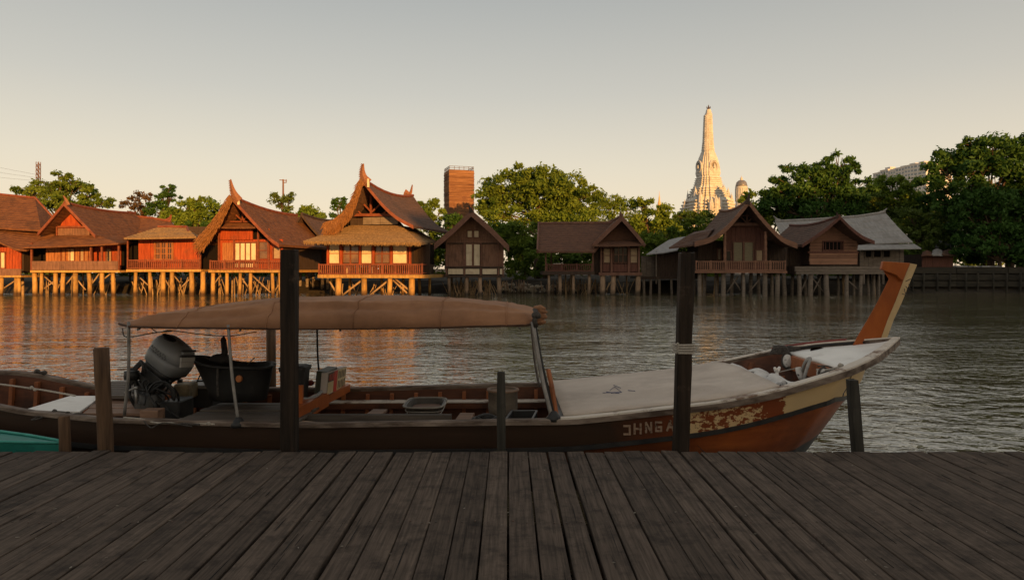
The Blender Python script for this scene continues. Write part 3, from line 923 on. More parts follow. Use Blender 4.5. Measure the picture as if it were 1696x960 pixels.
for u in (904, 982): h.box('pillar', u - 1.2, 414, u + 1.2, 450, -.1, .16, trim_dusk)
h.box('pillar', 912, 414, 914, 448, 4.8, .16, trim_dusk)
h.railing(905, 981, 437, 449, -.15, wood_dusk, posts=4)
h.stilts([998, 1016, 1057], 456, .05, .24, stilt_dusk)
h.stilts([909, 927, 950, 976], 455, .05, .16, stilt_dusk)
h.back_stilts(905, 1060, 455, 8)
h.braces([(1004, 480, 1012, 466)], .1)
h.scrap(905, 1060, 458, 486, 22)
bn = thing('bench', 'dusky red bench with a white cushion in the open pavilion', 'bench', FRAME[h.root.name] @ Vector((h.L(924, 449, 1).x, 1.0, h.L(924, 449, 1).z)))
hw = 9 * h.px
MB().box(-hw, hw, -.3, .3, .05, .55).build('seat', trim_dusk, bn, local=True)
MB().loft([[Vector((-hw, y, z)), Vector((-hw * .8, y, z + .1 * k)), Vector((hw * .6, y, z + .14 * k)), Vector((hw * .9, y, z + .24 * k)), Vector((hw, y, z))] for y, z, k in ((-.3, .56, .4), (-.15, .56, 1), (.15, .56, 1), (.3, .56, .4))]).build('cushion', M('cushion_white', (.62, .58, .5), rough=.9), bn, local=True)

# --- big gable with veranda
h = House('stilt_house', 'large dark gabled house with a full width veranda, below the white temple tower', 'house', 1235, 56.5, 4, G_H)
P = [(1150, 401), (1180, 392), (1203, 374), (1222, 352), (1237, 333), (1256, 356), (1276, 377), (1296, 394), (1320, 404)]
h.gable_roof(P, -1.2, 9, roof_dark, drop=0, sag=.35, barge=wood_plank, lean=.5, barge_w=.38)
h.horn([(1237, 338), (1239, 331), (1241, 321)], -1.8, .28, .04, wood_dark)
h.poly('gable_recess', [(1196, 397), (1237, 342), (1282, 398)], .7, .1, wood_dark)
m = MB()
for a, b in (((1237, 345), (1237, 370)), ((1222, 357), (1252, 357)), ((1225, 358), (1237, 369)), ((1249, 358), (1237, 369))):
    m.bar(h.L(*a, .3), h.L(*b, .3), .11, .11)
m.bar(h.L(1206, 371.5, .2), h.L(1266, 371.5, .2), .2, .26).build('truss', trim_dusk, h.root, local=True)
h.boards('wall', 1202, 374, 1268, 449, .5, wood_dusk, pitch=.4)
h.boards('side_room', 1268, 398, 1304, 448, 2.0, wood_dark)
h.box('wall_core', 1156, 398, 1302, 448, 2.4, 5, wood_dark)
h.window(1215, 401, 1230, 433, .4, 1, 1, trim_dusk, shutter_olive, name='door')
h.window(1233, 401, 1247.5, 433, .4, 1, 1, trim_dusk, shutter_olive, name='door')
h.window(1252.5, 414, 1263, 432, .4, 1, 1, trim_dusk, shutter_pale)
h.window(1203, 416, 1210, 432, .4, 1, 1, trim_dusk, glass_dark)
h.window(1189, 412, 1194, 430, 2.3, 1, 1, trim_dusk, shutter_pale)
for u in (1200.5, 1268):
    c = [h.L(u, v, -.9) for v in range(448, 378, -5)]
    MB().tube(c, [.10 + .03 * (i % 2) for i in range(len(c))], 8).build('carved_post', wood_plank, h.root, local=True)
h.railing(1152, 1302, 432, 448, -1.1, wood_plank, posts=7, step=.17, thin=.04)
h.box('floor_beam', 1150, 448.5, 1304, 452, -1.3, 7.5, wood_plank)
h.stilts([1159, 1198, 1231, 1267, 1288], 452, -.8, .2, wood_grey)
h.stilts([1168, 1186, 1213, 1244, 1256, 1278, 1298], 452, 1.6, .17, wood_grey)
h.braces([(1204, 484, 1222, 458), (1240, 484, 1263, 456), (1214, 462, 1226, 480)], -.6, mat=wood_grey)
h.back_stilts(1155, 1300, 452, 10)
h.hip('left_lean_to', [(1108, 410, -.4), (1165, 402, -1.2), (1165, 396, 4), (1135, 396, 6)], [(1140, 389, 3), (1180, 380, 2), (1182, 378, 4), (1150, 384, 6)], roof_dark)

# --- white lean-to beside it
h = House('lean_to_shed', 'dark shed with a pale sheet roof, left of the large veranda house', 'shed', 1110, 61, 0)
rows_ = [[h.L(1070, 421, 0), h.L(1100, 418, 0), h.L(1122, 414, 0)], [h.L(1095, 405, 3), h.L(1112, 402, 3), h.L(1132, 400, 3)], [h.L(1108, 397, 6), h.L(1124, 393, 6), h.L(1140, 391, 6)]]
MB().sheet(rows_, (0, 0, -.08)).build('roof', roof_zinc, h.root, local=True)
h.boards('wall', 1086, 416, 1160, 462, .8, wood_dark)
h.boards('side_screen', 1062, 424, 1088, 458, 1.4, wood_grey, pitch=.5)
h.box('post', 1086, 416, 1088, 470, .5, .15, wood_grey)
h.box('floor_beam', 1060, 458, 1155, 462, .3, 5, wood_dark)
h.stilts([1066, 1078, 1092, 1112, 1136, 1150], 462, .5, .12, wood_grey)

# --- plank gable with five bars
h = House('stilt_house', 'brown gabled house with pale new planks under a five barred window', 'house', 1385, 57.5, -3, G_H)
P = [(1328, 405), (1345, 393), (1365, 378), (1386, 359), (1406, 377), (1426, 391), (1447, 400)]
h.gable_roof(P, -1.1, 8, roof_dark, drop=.2, sag=.3, barge=wood_dusk, lean=.4)
h.horn([(1386, 363), (1387, 357), (1386, 351)], -1.5, .16, .04, wood_dark)
h.poly('gable_wall', [(1341, 398), (1386, 366), (1420, 398)], .15, .2, wood_plank)
x0, x1, _, _, z0, z1 = h.rect(1341, 397, 1420, 438, .1, .1)
nb = 8
for k in range(nb):
    za, zb = z0 + (z1 - z0) * k / nb, z0 + (z1 - z0) * (k + 1) / nb
    MB().box(x0 + rnd.uniform(-.03, .03), x1 + rnd.uniform(-.03, .03), .08 + rnd.uniform(-.03, .03), .22, za + .012, zb - .012).build('plank', wood_new if k < 4 and k != 2 else wood_plank, h.root, local=True)
h.box('wall_core', 1342, 399, 1419, 438, .24, 5, wood_dark)
h.window(1364, 400, 1396, 414, .03, 1, 1, wood_dusk, blackish, bars=5)
h.box('belt_beam', 1339, 416.5, 1422, 419, .0, .2, wood_dusk)
h.boards('recess_wall', 1303, 402, 1341, 440, 1.8, wood_dark)
x0, x1, _, _, z0, z1 = h.rect(1316, 441, 1476, 454, -.6, .1)
for k in range(3):
    MB().box(x0 + rnd.uniform(0, .2), x1 - rnd.uniform(0, .2), -.6 - .03 * k, -.45, z0 + (z1 - z0) * k / 3 + .012, z0 + (z1 - z0) * (k + 1) / 3 - .012).build('deck_fascia_board', wood_grey, h.root, local=True)
h.box('floor_beam', 1315, 441, 1477, 454, -.4, 6.5, wood_dark)
h.stilts([1323, 1343, 1368, 1402, 1426], 454, -.3, .2, wood_grey)
h.stilts([1313, 1333, 1357, 1388, 1414, 1437, 1447, 1455], 453, 1.4, .14, wood_grey)
h.braces([(1345, 486, 1361, 456), (1347, 462, 1364, 484), (1406, 466, 1424, 482), (1326, 484, 1336, 462)], -.1, mat=wood_grey)
h.back_stilts(1310, 1460, 454, 10)

# --- grey sheet roof house
h = House('stilt_house', 'weathered house with a wide pale grey sheet metal roof and upturned ridge ends', 'house', 1460, 65, 0, G_H)
rr = [h.L(1284, 367, 4), h.L(1350, 364, 4), h.L(1420, 359, 4), h.L(1466, 352, 4)]
ee = [h.L(1300, 405, 0), h.L(1370, 405, 0), h.L(1440, 404, 0), h.L(1512, 401, 0)]
be = [h.L(1300, 400, 8), h.L(1370, 400, 8), h.L(1440, 400, 8), h.L(1500, 398, 8)]
rows_ = []
for k in range(5):
    for t, lf in ((k / 5, .04), ((k + .97) / 5, 0)): rows_.append([a.lerp(b, t) + Vector((0, -.0, lf - .08 * math.sin(math.pi * t))) for a, b in zip(ee, rr)])
rows_ += [rr, be]
rf = MB().sheet(rows_, (0, 0, -.1)).build('roof', roof_zinc, h.root, local=True)
MB().tube([p + Vector((0, 0, .05)) for p in rr], .13, 6).build('ridge_cap', roof_zinc, rf, local=True)
h.horn([(1458, 353), (1464, 350), (1469, 345)], 4, .2, .04, roof_zinc)
h.horn([(1292, 366), (1286, 363), (1281, 357)], 4, .2, .04, roof_zinc)
rows_ = [[h.L(1418, 413, -1.2), h.L(1470, 412, -1.2), h.L(1526, 411, -1.2)], [h.L(1422, 405, .1), h.L(1470, 404.5, .1), h.L(1514, 403.5, .1)]]
MB().sheet(rows_, (0, 0, -.08)).build('lower_roof', roof_zinc, h.root, local=True)
h.boards('wall', 1424, 412, 1497, 442, .3, wood_grey, pitch=.4)
h.box('wall_core', 1304, 404, 1496, 450, .6, 6, wood_dark)
for u0, u1 in ((1433, 1443), (1447, 1459), (1463, 1474)): h.window(u0, 415, u1, 426, .25, 1, 1, wood_grey, blackish)
h.box('floor_beam', 1424, 442, 1500, 446, 0, 6, wood_grey)
h.stilts([1430, 1445, 1462, 1476, 1490], 446, .3, .14, wood_grey)

# --- shack on the right bank
h = House('shack', 'low brown shack with a patched lumpy roof, right of the grey sheet metal roofed house', 'shed', 1553, 69, 0)
h.boards('wall', 1527, 421, 1579, 443, .3, wood_dusk, pitch=.9)
h.box('wall_core', 1528, 421, 1578, 450, .6, 4, wood_dark)
for k, (u0, u1, v0, mt) in enumerate(((1526, 1545, 414, roof_red), (1543, 1562, 411, roof_zinc), (1560, 1585, 412, roof_dark))):
    rows_ = [[h.L(u0, 422 + rnd.uniform(-1, 1), -.5), h.L((u0 + u1) / 2, 421.5, -.5), h.L(u1, 422, -.5)], [h.L(u0 + 2, v0 + 3, 1), h.L((u0 + u1) / 2, v0, 1), h.L(u1 - 2, v0 + 3, 1)], [h.L(u0 + 1, v0 + 4, 3), h.L((u0 + u1) / 2, v0 + 2, 3), h.L(u1, v0 + 4, 3)]]
    MB().sheet(rows_, (0, 0, -.12)).build('roof_patch', mt, h.root, local=True)
h = House('shack', 'small pale grey roof half hidden in the shrubs behind the brown shack', 'shed', 1562, 76, 0)
MB().sheet([[h.L(1548, 409, 0), h.L(1576, 409, 0)], [h.L(1552, 397, 3), h.L(1572, 397, 3)], [h.L(1548, 409, 6), h.L(1576, 409, 6)]], (0, 0, -.1)).build('roof', roof_zinc, h.root, local=True)
h.boards('wall', 1551, 408, 1573, 445, .6, wood_grey)
h.box('wall_core', 1551, 408, 1573, 455, .8, 3, wood_dark)

# --- timber retaining wall on the right
h = House('retaining_wall', 'long dark timber retaining wall at the waterline on the far right', 'wall', 1600, 64, 0)
for k, (v0, v1) in enumerate(((443, 453), (454, 464), (465, 475))):
    for j in range(4):
        u0 = 1500 + j * 85
        x0, x1, _, _, z0, z1 = h.rect(u0, v0, u0 + 84, v1, -.1 * k, .2)
        MB().box(x0, x1, -.1 * k + rnd.uniform(-.04, .04), .3, z0 + .02, z1 - .02).build('timber', M('timber_black', (.018, .017, .013), (.042, .036, .026), scale=(.4, 3, 3), noise=2, rough=.9, bump=.4, tint=.25), h.root, local=True)
h.stilts([1512, 1530, 1552, 1574, 1600, 1620, 1645, 1668, 1690], 452, -.35, .1, MATS['timber_black'], lean=.1, name='pile')
h.box('fill', 1490, 442, 1860, 478, .35, 9, mud)
h = House('scrap_pile', 'pale scraps and sheets lying on top of the timber retaining wall', 'debris', 1600, 65, 0)
m = MB()
for k in range(26):
    u = rnd.uniform(1572, 1650); b = rnd.uniform(.2, 3)
    p = h.L(u, 443 - rnd.uniform(0, 1), b)
    p.z = max(p.z, 2.35)
    m.box(p.x, p.x + rnd.uniform(.2, 1.0), p.y, p.y + .3, p.z - .02, p.z + rnd.uniform(.04, .14))
m.build('scrap', M('scrap_pale', (.22, .22, .22), (.34, .34, .34), noise=2, rough=.6), h.root, local=True, kind='stuff')
h = House('bank_fence', 'row of thin stakes along the mud bank, left of the open pavilion', 'fence', 870, 62, 0)
m = MB()
for k in range(55):
    u = rnd.uniform(835, 1000)
    p = h.L(u, 480, rnd.uniform(-.2, .8)); p.z = -.3
    m.tube([p, p + Vector((rnd.uniform(-.3, .3), 0, rnd.uniform(.9, 1.6)))], [.05, .035], 5)
m.build('stake', stilt_dusk, h.root, local=True, kind='stuff')
m = MB()
for k in range(90):
    u = rnd.uniform(832, 1000)
    p = h.L(u, 478, rnd.uniform(.6, 1.6)); p.z = rnd.uniform(.1, .8)
    m.blob(p, (rnd.uniform(.1, .3), .15, rnd.uniform(.08, .2)), 6, 4, .3)
m.build('bank_rubble', M('rubble', (.24, .21, .17), (.42, .38, .31), noise=2, rough=.9), h.root, local=True, kind='stuff')

# ------------------------------------------------------------------ towers behind the trees
def stacked(u, Y, tiers, plan):
    """tiers: (row, half width in px); plan: unit outline"""
    c = W(u, 0, Y)
    rings = []
    for v, hw in tiers:
        z = CZ - (v - VH) / F * Y
        k = hw / F * Y
        rings.append([Vector((c.x + px * k, Y + py * k, z)) for px, py in plan])
    return rings


def redented(rot, steps=((1, .42), (.86, .62), (.72, .78))):
    """square outline with stepped corners"""
    q = []
    s_ = list(steps)
    first = []
    for a, b in s_: first += [(a, -b), (a, b)] if False else []
    quad = []
    for a, b in s_: quad += [(a, b)]
    oct_ = []
    pts = [(1, .42), (.86, .42), (.86, .64), (.64, .64 + .22), (.64 - .22, .86), (.42, 1)]
    pts = [(1, .52), (.87, .52), (.87, .73), (.73, .73), (.73, .87), (.52, .87), (.52, 1)]
    for k in range(4):
        th = math.pi / 2 * k
        for x, y in pts:
            oct_.append((x * math.cos(th) - y * math.sin(th), x * math.sin(th) + y * math.cos(th)))
    return [(x * math.cos(rot) - y * math.sin(rot), x * math.sin(rot) + y * math.cos(rot)) for x, y in oct_]


PY = 150.0
PL = redented(R(-72))
pr = thing('temple_tower', 'tall white stepped temple tower with a slender square spire, lit by the sun', 'tower', W(1173, 0, PY) * Vector((1, 1, 0)) if False else Vector((W(1173, 0, PY).x, PY, 1.2)))


def ledges(v0, h0, v1, h1, n, lip=0.06):
    """moulded courses between two levels, top first"""
    out = []
    for k in range(n):
        va, vb = v0 + (v1 - v0) * k / n, v0 + (v1 - v0) * (k + 1) / n
        t = (k + .5) / n
        a = h0 + (h1 - h0) * k / n
        b = h0 + (h1 - h0) * (k + 1) / n
        out += [(va, a), (va + (vb - va) * .62, a * .5 + b * .5), (va + (vb - va) * .64, b * (1 + lip)), (vb, b * (1 + lip))]
    return out


sp_ = ledges(191, 6.0, 236, 7.8, 18, .03) + ledges(236, 7.8, 253, 9.4, 6, .04)
MB().loft(stacked(1172.5, PY, sp_[::-1], PL)).build('spire', prang_mat, pr)
bel = [(253, 10.2), (258, 11.8), (262, 13.4), (275, 16.4), (287, 17.8), (291, 17), (293, 16)]
mb_ = MB().loft(stacked(1172.5, PY, bel[::-1], PL)); mb_.build('niche_stage', prang_mat, pr)
body = ledges(293, 16.6, 310, 20, 5, .08) + ledges(310, 21.5, 330, 29, 5, .09) + ledges(330, 32, 362, 43, 6, .09) + ledges(362, 45, 420, 56, 6, .05) + [(446, 58)]
MB().loft(stacked(1173, PY, body[::-1], PL)).build('stepped_base', prang_mat, pr)
# capital and finial
MB().loft(stacked(1173.5, PY, [(192, 5.4), (189, 5.4), (188, 4.4), (184, 3.8), (181.5, 3.0)], PL)).build('spire_cap', prang_mat, pr)
c0 = W(1173.5, 181.5, PY)
m = MB().tube([c0, c0 + Vector((0, 0, 1.0))], [.22, .05], 6)
for a in range(6):
    th = a * math.pi / 3
    d = Vector((math.cos(th), math.sin(th), 0))
    m.tube([c0 + Vector((0, 0, .2)), c0 + d * .35 + Vector((0, 0, .25)), c0 + d * .45 + Vector((0, 0, .7))], [.09, .09, .02], 5)
m.build('finial', iron, pr)
# relief rows on the faces: small blocks on the spire and niches
m = MB()
for fdir in (R(-72), R(-72) - math.pi / 2, R(-72) + math.pi / 2):
    d = Vector((math.cos(fdir), math.sin(fdir), 0)); sd_ = Vector((-d.y, d.x, 0))
    for k in range(17):
        v = 194 + k * 3.4
        hw = interp(v, [191, 236, 253], [6.0, 7.8, 9.4]) / F * PY
        c = W(1172.5, v, PY); c.x = W(1172.5, v, PY).x
        for q in (-.26, 0, .26):
            p = c + d * (hw * 1.03) + sd_ * (q * hw)
            m.bar(p, p + Vector((0, 0, .26)), .22 * hw * .8, .14, up=d)
m.build('relief_block', prang_mat, pr, kind='stuff')
for fdir in (R(-72), R(-162)):
    d = Vector((math.cos(fdir), math.sin(fdir), 0)); sd_ = Vector((-d.y, d.x, 0))
    hw = 17.0 / F * PY
    c = W(1172.5, 277, PY) + d * (hw * .985)
    m = MB()
    ring = [c + sd_ * (1.0 * math.cos(t)) + Vector((0, 0, 1.25 * math.sin(t))) for t in np.linspace(0, 2 * math.pi, 25)]
    m.tube([p + d * .1 for p in ring], .16, 6)
    ring = [c + sd_ * (.72 * math.cos(t)) + Vector((0, 0, .95 * math.sin(t))) for t in np.linspace(0, 2 * math.pi, 21)]
    m.tube([p + d * .14 for p in ring], .09, 6)
    f = m.build('niche_arch', prang_mat, pr)
    MB().prism([c + sd_ * (.62 * math.cos(t)) + Vector((0, 0, .3 + .55 * math.sin(t))) + d * .02 for t in np.linspace(0, 2 * math.pi, 17)[:-1]], d * .06).build('niche_recess', prang_dark, f)
    MB().tube([c + d * .2 + Vector((0, 0, -.4)), c + d * .25 + Vector((0, 0, .1)), c + d * .2 + Vector((0, 0, .42))], [.3, .22, .1], 7).build('niche_figure', prang_mat, f)
# corner pinnacles on the base terraces
for u, v, hgt_, b in ((1139, 338, 3.2, 2), (1146, 335, 2.2, -1), (1134, 343, 1.8, 0), (1152, 322, 1.8, -2), (1206, 322, 1.6, -1), (1212, 334, 2.0, -2), (1199, 316, 1.5, -2), (1178, 336, 1.5, -6), (1186, 331, 1.2, -5.5), (1160, 326, 1.5, -4), (1192, 330, 1.2, -5)):
    p = W(u, v, PY + b)
    k = .42
    MB().lathe([(k * 1.3, -2.5), (k * 1.3, 0), (k, .1), (k * .95, hgt_ * .3), (k * .6, hgt_ * .36), (k * .5, hgt_ * .6), (k * .18, hgt_ * .75), (.02, hgt_)], p, 8).build('pinnacle', prang_mat, pr)
MB().lathe([(5.0, 1.2 - 1.2), (4.4, 3), (3.4, 8), (2.6, 10.5)], W(1146, 0, PY + 2) * Vector((1, 1, 0)) + Vector((0, 0, 1.2)), 12).build('side_terrace', prang_mat, pr)

# round tower with dome
rt = thing('round_tower', 'short round cream tower with a dark ribbed dome, right of the temple tower', 'tower', Vector((W(1228, 0, 140).x, 140, 1.2)))
k = 140 / F
zt = CZ - (309 - VH) * k
c = Vector((W(1228, 0, 140).x, 140, 0))
MB().lathe([(10.4 * k, 1.2), (10.2 * k, zt - 4), (9.2 * k, zt - 3), (9.2 * k, zt - .5), (10.0 * k, zt - .3), (10.0 * k, zt)], c, 24).build('drum', prang_mat, rt, smooth=False)
MB().lathe([(9.7 * k, zt), (9.2 * k, zt + .35), (8 * k, zt + .85), (5 * k, zt + 1.2), (2.2 * k, zt + 1.3)], c, 24).build('dome', dome_slate, rt, smooth=True)
MB().lathe([(2.4 * k, zt + 1.25), (2.2 * k, zt + 1.7), (.8 * k, zt + 1.9), (.1 * k, zt + 2.2)], c, 12).build('lantern', prang_mat, rt)
m = MB()
for q in range(16):
    th = 2 * math.pi * q / 16
    d = Vector((math.cos(th), math.sin(th), 0))
    m.bar(c + d * (9.7 * k) + Vector((0, 0, zt - 3)), c + d * (9.7 * k) + Vector((0, 0, zt - .4)), .2, .12, up=d)
m.build('pilaster', prang_mat, rt)

# distant golden spire
ch = thing('spire_shrine', 'tiny golden pointed spire peeking above the trees, left of the temple tower', 'spire', Vector((W(1092, 0, 132).x, 132, 1.2)))
k = 132 / F
c = Vector((W(1092, 0, 132).x, 132, 0))
pf = [(8, 420), (7.5, 366), (6.5, 358), (6.5, 352), (5, 349), (4.6, 344), (3.0, 342), (2.6, 336), (1.6, 333), (1.1, 327), (.5, 323), (.1, 316)]
MB().lathe([(a * k, CZ - (v - VH) * k) for a, v in pf], c, 16).build('spire', M('gilt_stucco', (.55, .33, .13), (.7, .46, .2), noise=1, rough=.6), ch)

# brick tower with a railing on top
TY = 95.0
bt = thing('brick_tower', 'square rust red brick tower with an iron railing around its flat top', 'tower', Vector((W(760, 0, TY).x, TY, 1.2)))
k = TY / F
cx_ = W(760, 0, TY).x
cz = lambda v: CZ - (v - VH) * k
rot = R(17)
def tp(a, b):
    return Vector((cx_ + (a * math.cos(rot) - b * math.sin(rot)) * k, TY + (a * math.sin(rot) + b * math.cos(rot)) * k, 0))
rings = []
vv_ = [446, 372, 360, 345, 333, 326, 325.8, 318, 317.8, 309, 303, 302.8, 296, 290, 289.8, 284.5]
for i, v in enumerate(vv_):
    g_ = 1.0 + (0.035 if i in (5, 8, 11, 14) else 0) + rnd.uniform(-.006, .006)
    hw, hd = 20.5 * g_ * interp(v, [284, 446], [1.0, .96]), 20.5 * g_
    rings.append([tp(a, b) + Vector((0, 0, cz(v))) for a, b in ((-hw, -hd), (-hw / 3, -hd), (hw / 3, -hd), (hw, -hd), (hw, hd), (-hw, hd))])
MB().loft(rings).build('shaft', brick_red, bt)
m = MB()
for q in range(36):
    z0 = cz(284.5) - q * .19 - .1
    if z0 < 4: break
    g_ = 21.0 + rnd.uniform(-.35, .45)
    m.box(-g_ * k, g_ * k, -g_ * k, g_ * k, z0, z0 + .12 + rnd.uniform(-.02, .03))
m.v = [Vector((cx_, TY, 0)) + Matrix.Rotation(rot, 3, 'Z') @ p for p in m.v]
m.build('brick_course', brick_red, bt)
m = MB()
hw = 20
ring = [tp(a, b) for a, b in ((-hw, -hw), (hw, -hw), (hw, hw), (-hw, hw), (-hw, -hw))]
for a, b in zip(ring, ring[1:]):
    for dz in (.28, .5):
        m.bar(a + Vector((0, 0, cz(284.5) + dz)), b + Vector((0, 0, cz(284.5) + dz)), .05, .05)
    for q in range(5):
        p = a.lerp(b, q / 5)
        m.bar(p + Vector((0, 0, cz(284.5))), p + Vector((0, 0, cz(284.5) + .52)), .06, .06)
m.build('top_railing', iron, bt)

# far apartment slab
AY = 340.0
aphi = R(-76)
ax0 = W(1446, 0, AY).x
ap = thing('apartment_block', 'distant pale apartment block with stepped roof showing between the right trees', 'building', Vector((ax0, AY, 1.2)), aphi)
ca, sa = math.cos(aphi), math.sin(aphi)
def along(u):
    """distance along the slanted front at which column u falls"""
    r_ = (u - CX) / F
    return (r_ * AY - ax0) / (ca - r_ * sa)
for u0, u1, v in ((1446, 1458, 286), (1458, 1471, 281), (1471, 1483, 282), (1483, 1498, 277), (1498, 1513, 273), (1513, 1534, 270)):
    x0, x1 = along(u0), along(u1)
    zt = CZ - (v - VH) / F * (AY + sa * (x0 + x1) / 2) - 1.2
    MB().box(x0, x1, 0, 14, 0, zt).build('wall', concrete, ap, local=True)
    m, g2 = MB(), MB()
    nx = max(3, int((x1 - x0) / 2.4))
    for c_ in range(nx):
        xa = x0 + (x1 - x0) * (c_ + .18) / nx; xb = x0 + (x1 - x0) * (c_ + .82) / nx
        for q in range(9):
            g2.box(xa, xb, -.06, -.02, zt - 1.8 - q * 1.7, zt - .75 - q * 1.7)
    for q in range(10):
        m.box(x0 - .1, x1 + .05, -.32, -.01, zt - q * 1.7 - .3, zt - q * 1.7 - .02)
    m.build('balcony_slab', concrete, ap, local=True)
    g2.build('window', far_glass, ap, kind='stuff', local=True)
    MB().box(x0 + .8, x0 + 4, 2, 5, zt, zt + rnd.uniform(.6, 1.4)).build('roof_hut', concrete, ap, local=True)

# masts
ms_ = thing('lattice_mast', 'thin rust coloured lattice mast rising in front of the tree at far left', 'mast', Vector((W(63.5, 0, 84).x, 84, 1.2)))
k = 84 / F
c = Vector((W(63.5, 0, 84).x, 84, 0))
m = MB()
zt = CZ - (268 - VH) * k
for sx1, sy1 in ((-1, -1), (1, -1), (1, 1), (-1, 1)): m.bar(c + Vector((sx1 * .2, sy1 * .2, 1.2)), c + Vector((sx1 * .16, sy1 * .16, zt)), .05, .05)
z = 8.0; q = 0
while z < zt - .4:
    for sx1, sy1 in ((-1, -1), (1, 1)):
        m.bar(c + Vector((-.19, sy1 * .19, z)), c + Vector((.19, sy1 * .19, z + .45)), .045, .045); m.bar(c + Vector((sx1 * .19, -.19, z + .45)), c + Vector((sx1 * .19, .19, z)), .045, .045)
    m.bar(c + Vector((-.3, 0, z)), c + Vector((.3, 0, z)), .05, .05)
    z += .5
m.build('lattice', M('mast_rust', (.12, .065, .04), (.20, .11, .065), noise=3, rough=.8), ms_)
m = MB()
for q, zo in ((0, 3.3), (1, 2.6), (2, 2.0)):
    a, b = W(63.5, 290 + q * 5, 84), W(-120, 226 + q * 14, 80)
    mid = a.lerp(b, .5) - Vector((0, 0, .8))
    m.tube(curve([a, mid, b], 8), .010, 4)
m.build('cable', iron, ms_)
po = thing('utility_pole', 'slim pole with short crossarms behind the scruffy tree between the horned roofs', 'pole', Vector((W(469, 0, 84).x, 84, 1.2)))
MB().tube([W(469, 440, 84), W(469, 297, 84)], [.16, .1], 8).build('pole', wood_brown, po)
m = MB().bar(W(463, 298, 84), W(475, 299, 84), .09, .09)
m.bar(W(468, 303, 84), W(474.5, 302, 84), .08, .08).bar(W(474, 303, 84), W(474, 297, 84), .07, .07).build('crossarm', wood_brown, po)


# ------------------------------------------------------------------ trees
def leaf_cloud(cent, rad, n, size, sub, flat=0.55, thick=1.0):
    """leaf quads gathered in clumps inside an ellipsoid: returns vertices (n,4,3) and tint per leaf"""
    cent = np.array(cent); rad = np.array(rad)
    d = nrng.normal(size=(sub, 3)); d /= np.linalg.norm(d, axis=1)[:, None]
    rr_ = nrng.uniform(0.08, 1.22, sub) ** 0.5
    cc = cent + d * rr_[:, None] * rad
    cs = np.mean(rad) * nrng.uniform(0.22, 0.60, sub) * np.where(rr_ > 1.0, .55, 1.0)
    idx = nrng.integers(0, sub, n)
    dd = nrng.normal(size=(n, 3)) * np.array([1, 1, flat])
    dd /= np.maximum(np.linalg.norm(dd, axis=1)[:, None], .5)
    p = cc[idx] + dd * (cs[idx] * nrng.uniform(.3, 1.15, n))[:, None]
    ctint = nrng.uniform(0, 1, sub)
    tint = np.clip(ctint[idx] * .65 + nrng.uniform(0, .35, n), 0, 1)
    nrm = nrng.normal(size=(n, 3)) + np.array([0, 0, .7])
    nrm /= np.linalg.norm(nrm, axis=1)[:, None]
    t = np.cross(nrm, nrng.normal(size=(n, 3))); t /= np.linalg.norm(t, axis=1)[:, None]
    b = np.cross(nrm, t)
    s_ = (size * nrng.uniform(.6, 1.35, n))[:, None]
    v = np.stack([p - t * s_, p + b * s_ * .45 + nrm * s_ * .12, p + t * s_, p - b * s_ * .45 + nrm * s_ * .12], axis=1)
    return v, tint, cc


def leaf_mesh(name, vs_, tints, mat, parent=None, at=None):
    V = np.concatenate(vs_); T = np.concatenate(tints)
    o_ = np.array(FRAME[parent.name].translation) if parent is not None else (np.array(at) if at is not None else np.zeros(3))
    n = len(V)
    me = bpy.data.meshes.new(name)
    me.vertices.add(n * 4)
    me.vertices.foreach_set('co', (V - o_).astype(np.float32).ravel())
    me.loops.add(n * 4)
    me.loops.foreach_set('vertex_index', np.arange(n * 4, dtype=np.int32))
    me.polygons.add(n)
    me.polygons.foreach_set('loop_start', np.arange(n, dtype=np.int32) * 4)
    me.polygons.foreach_set('loop_total', np.full(n, 4, dtype=np.int32))
    me.update()
    a = me.attributes.new('tint', 'FLOAT', 'POINT')
    a.data.foreach_set('value', np.repeat(T, 4).astype(np.float32))
    me.materials.append(mat)
    o = bpy.data.objects.new(name, me)
    COL.objects.link(o)
    if parent is not None: o.parent = parent
    elif at is not None: o.location = at
    return o


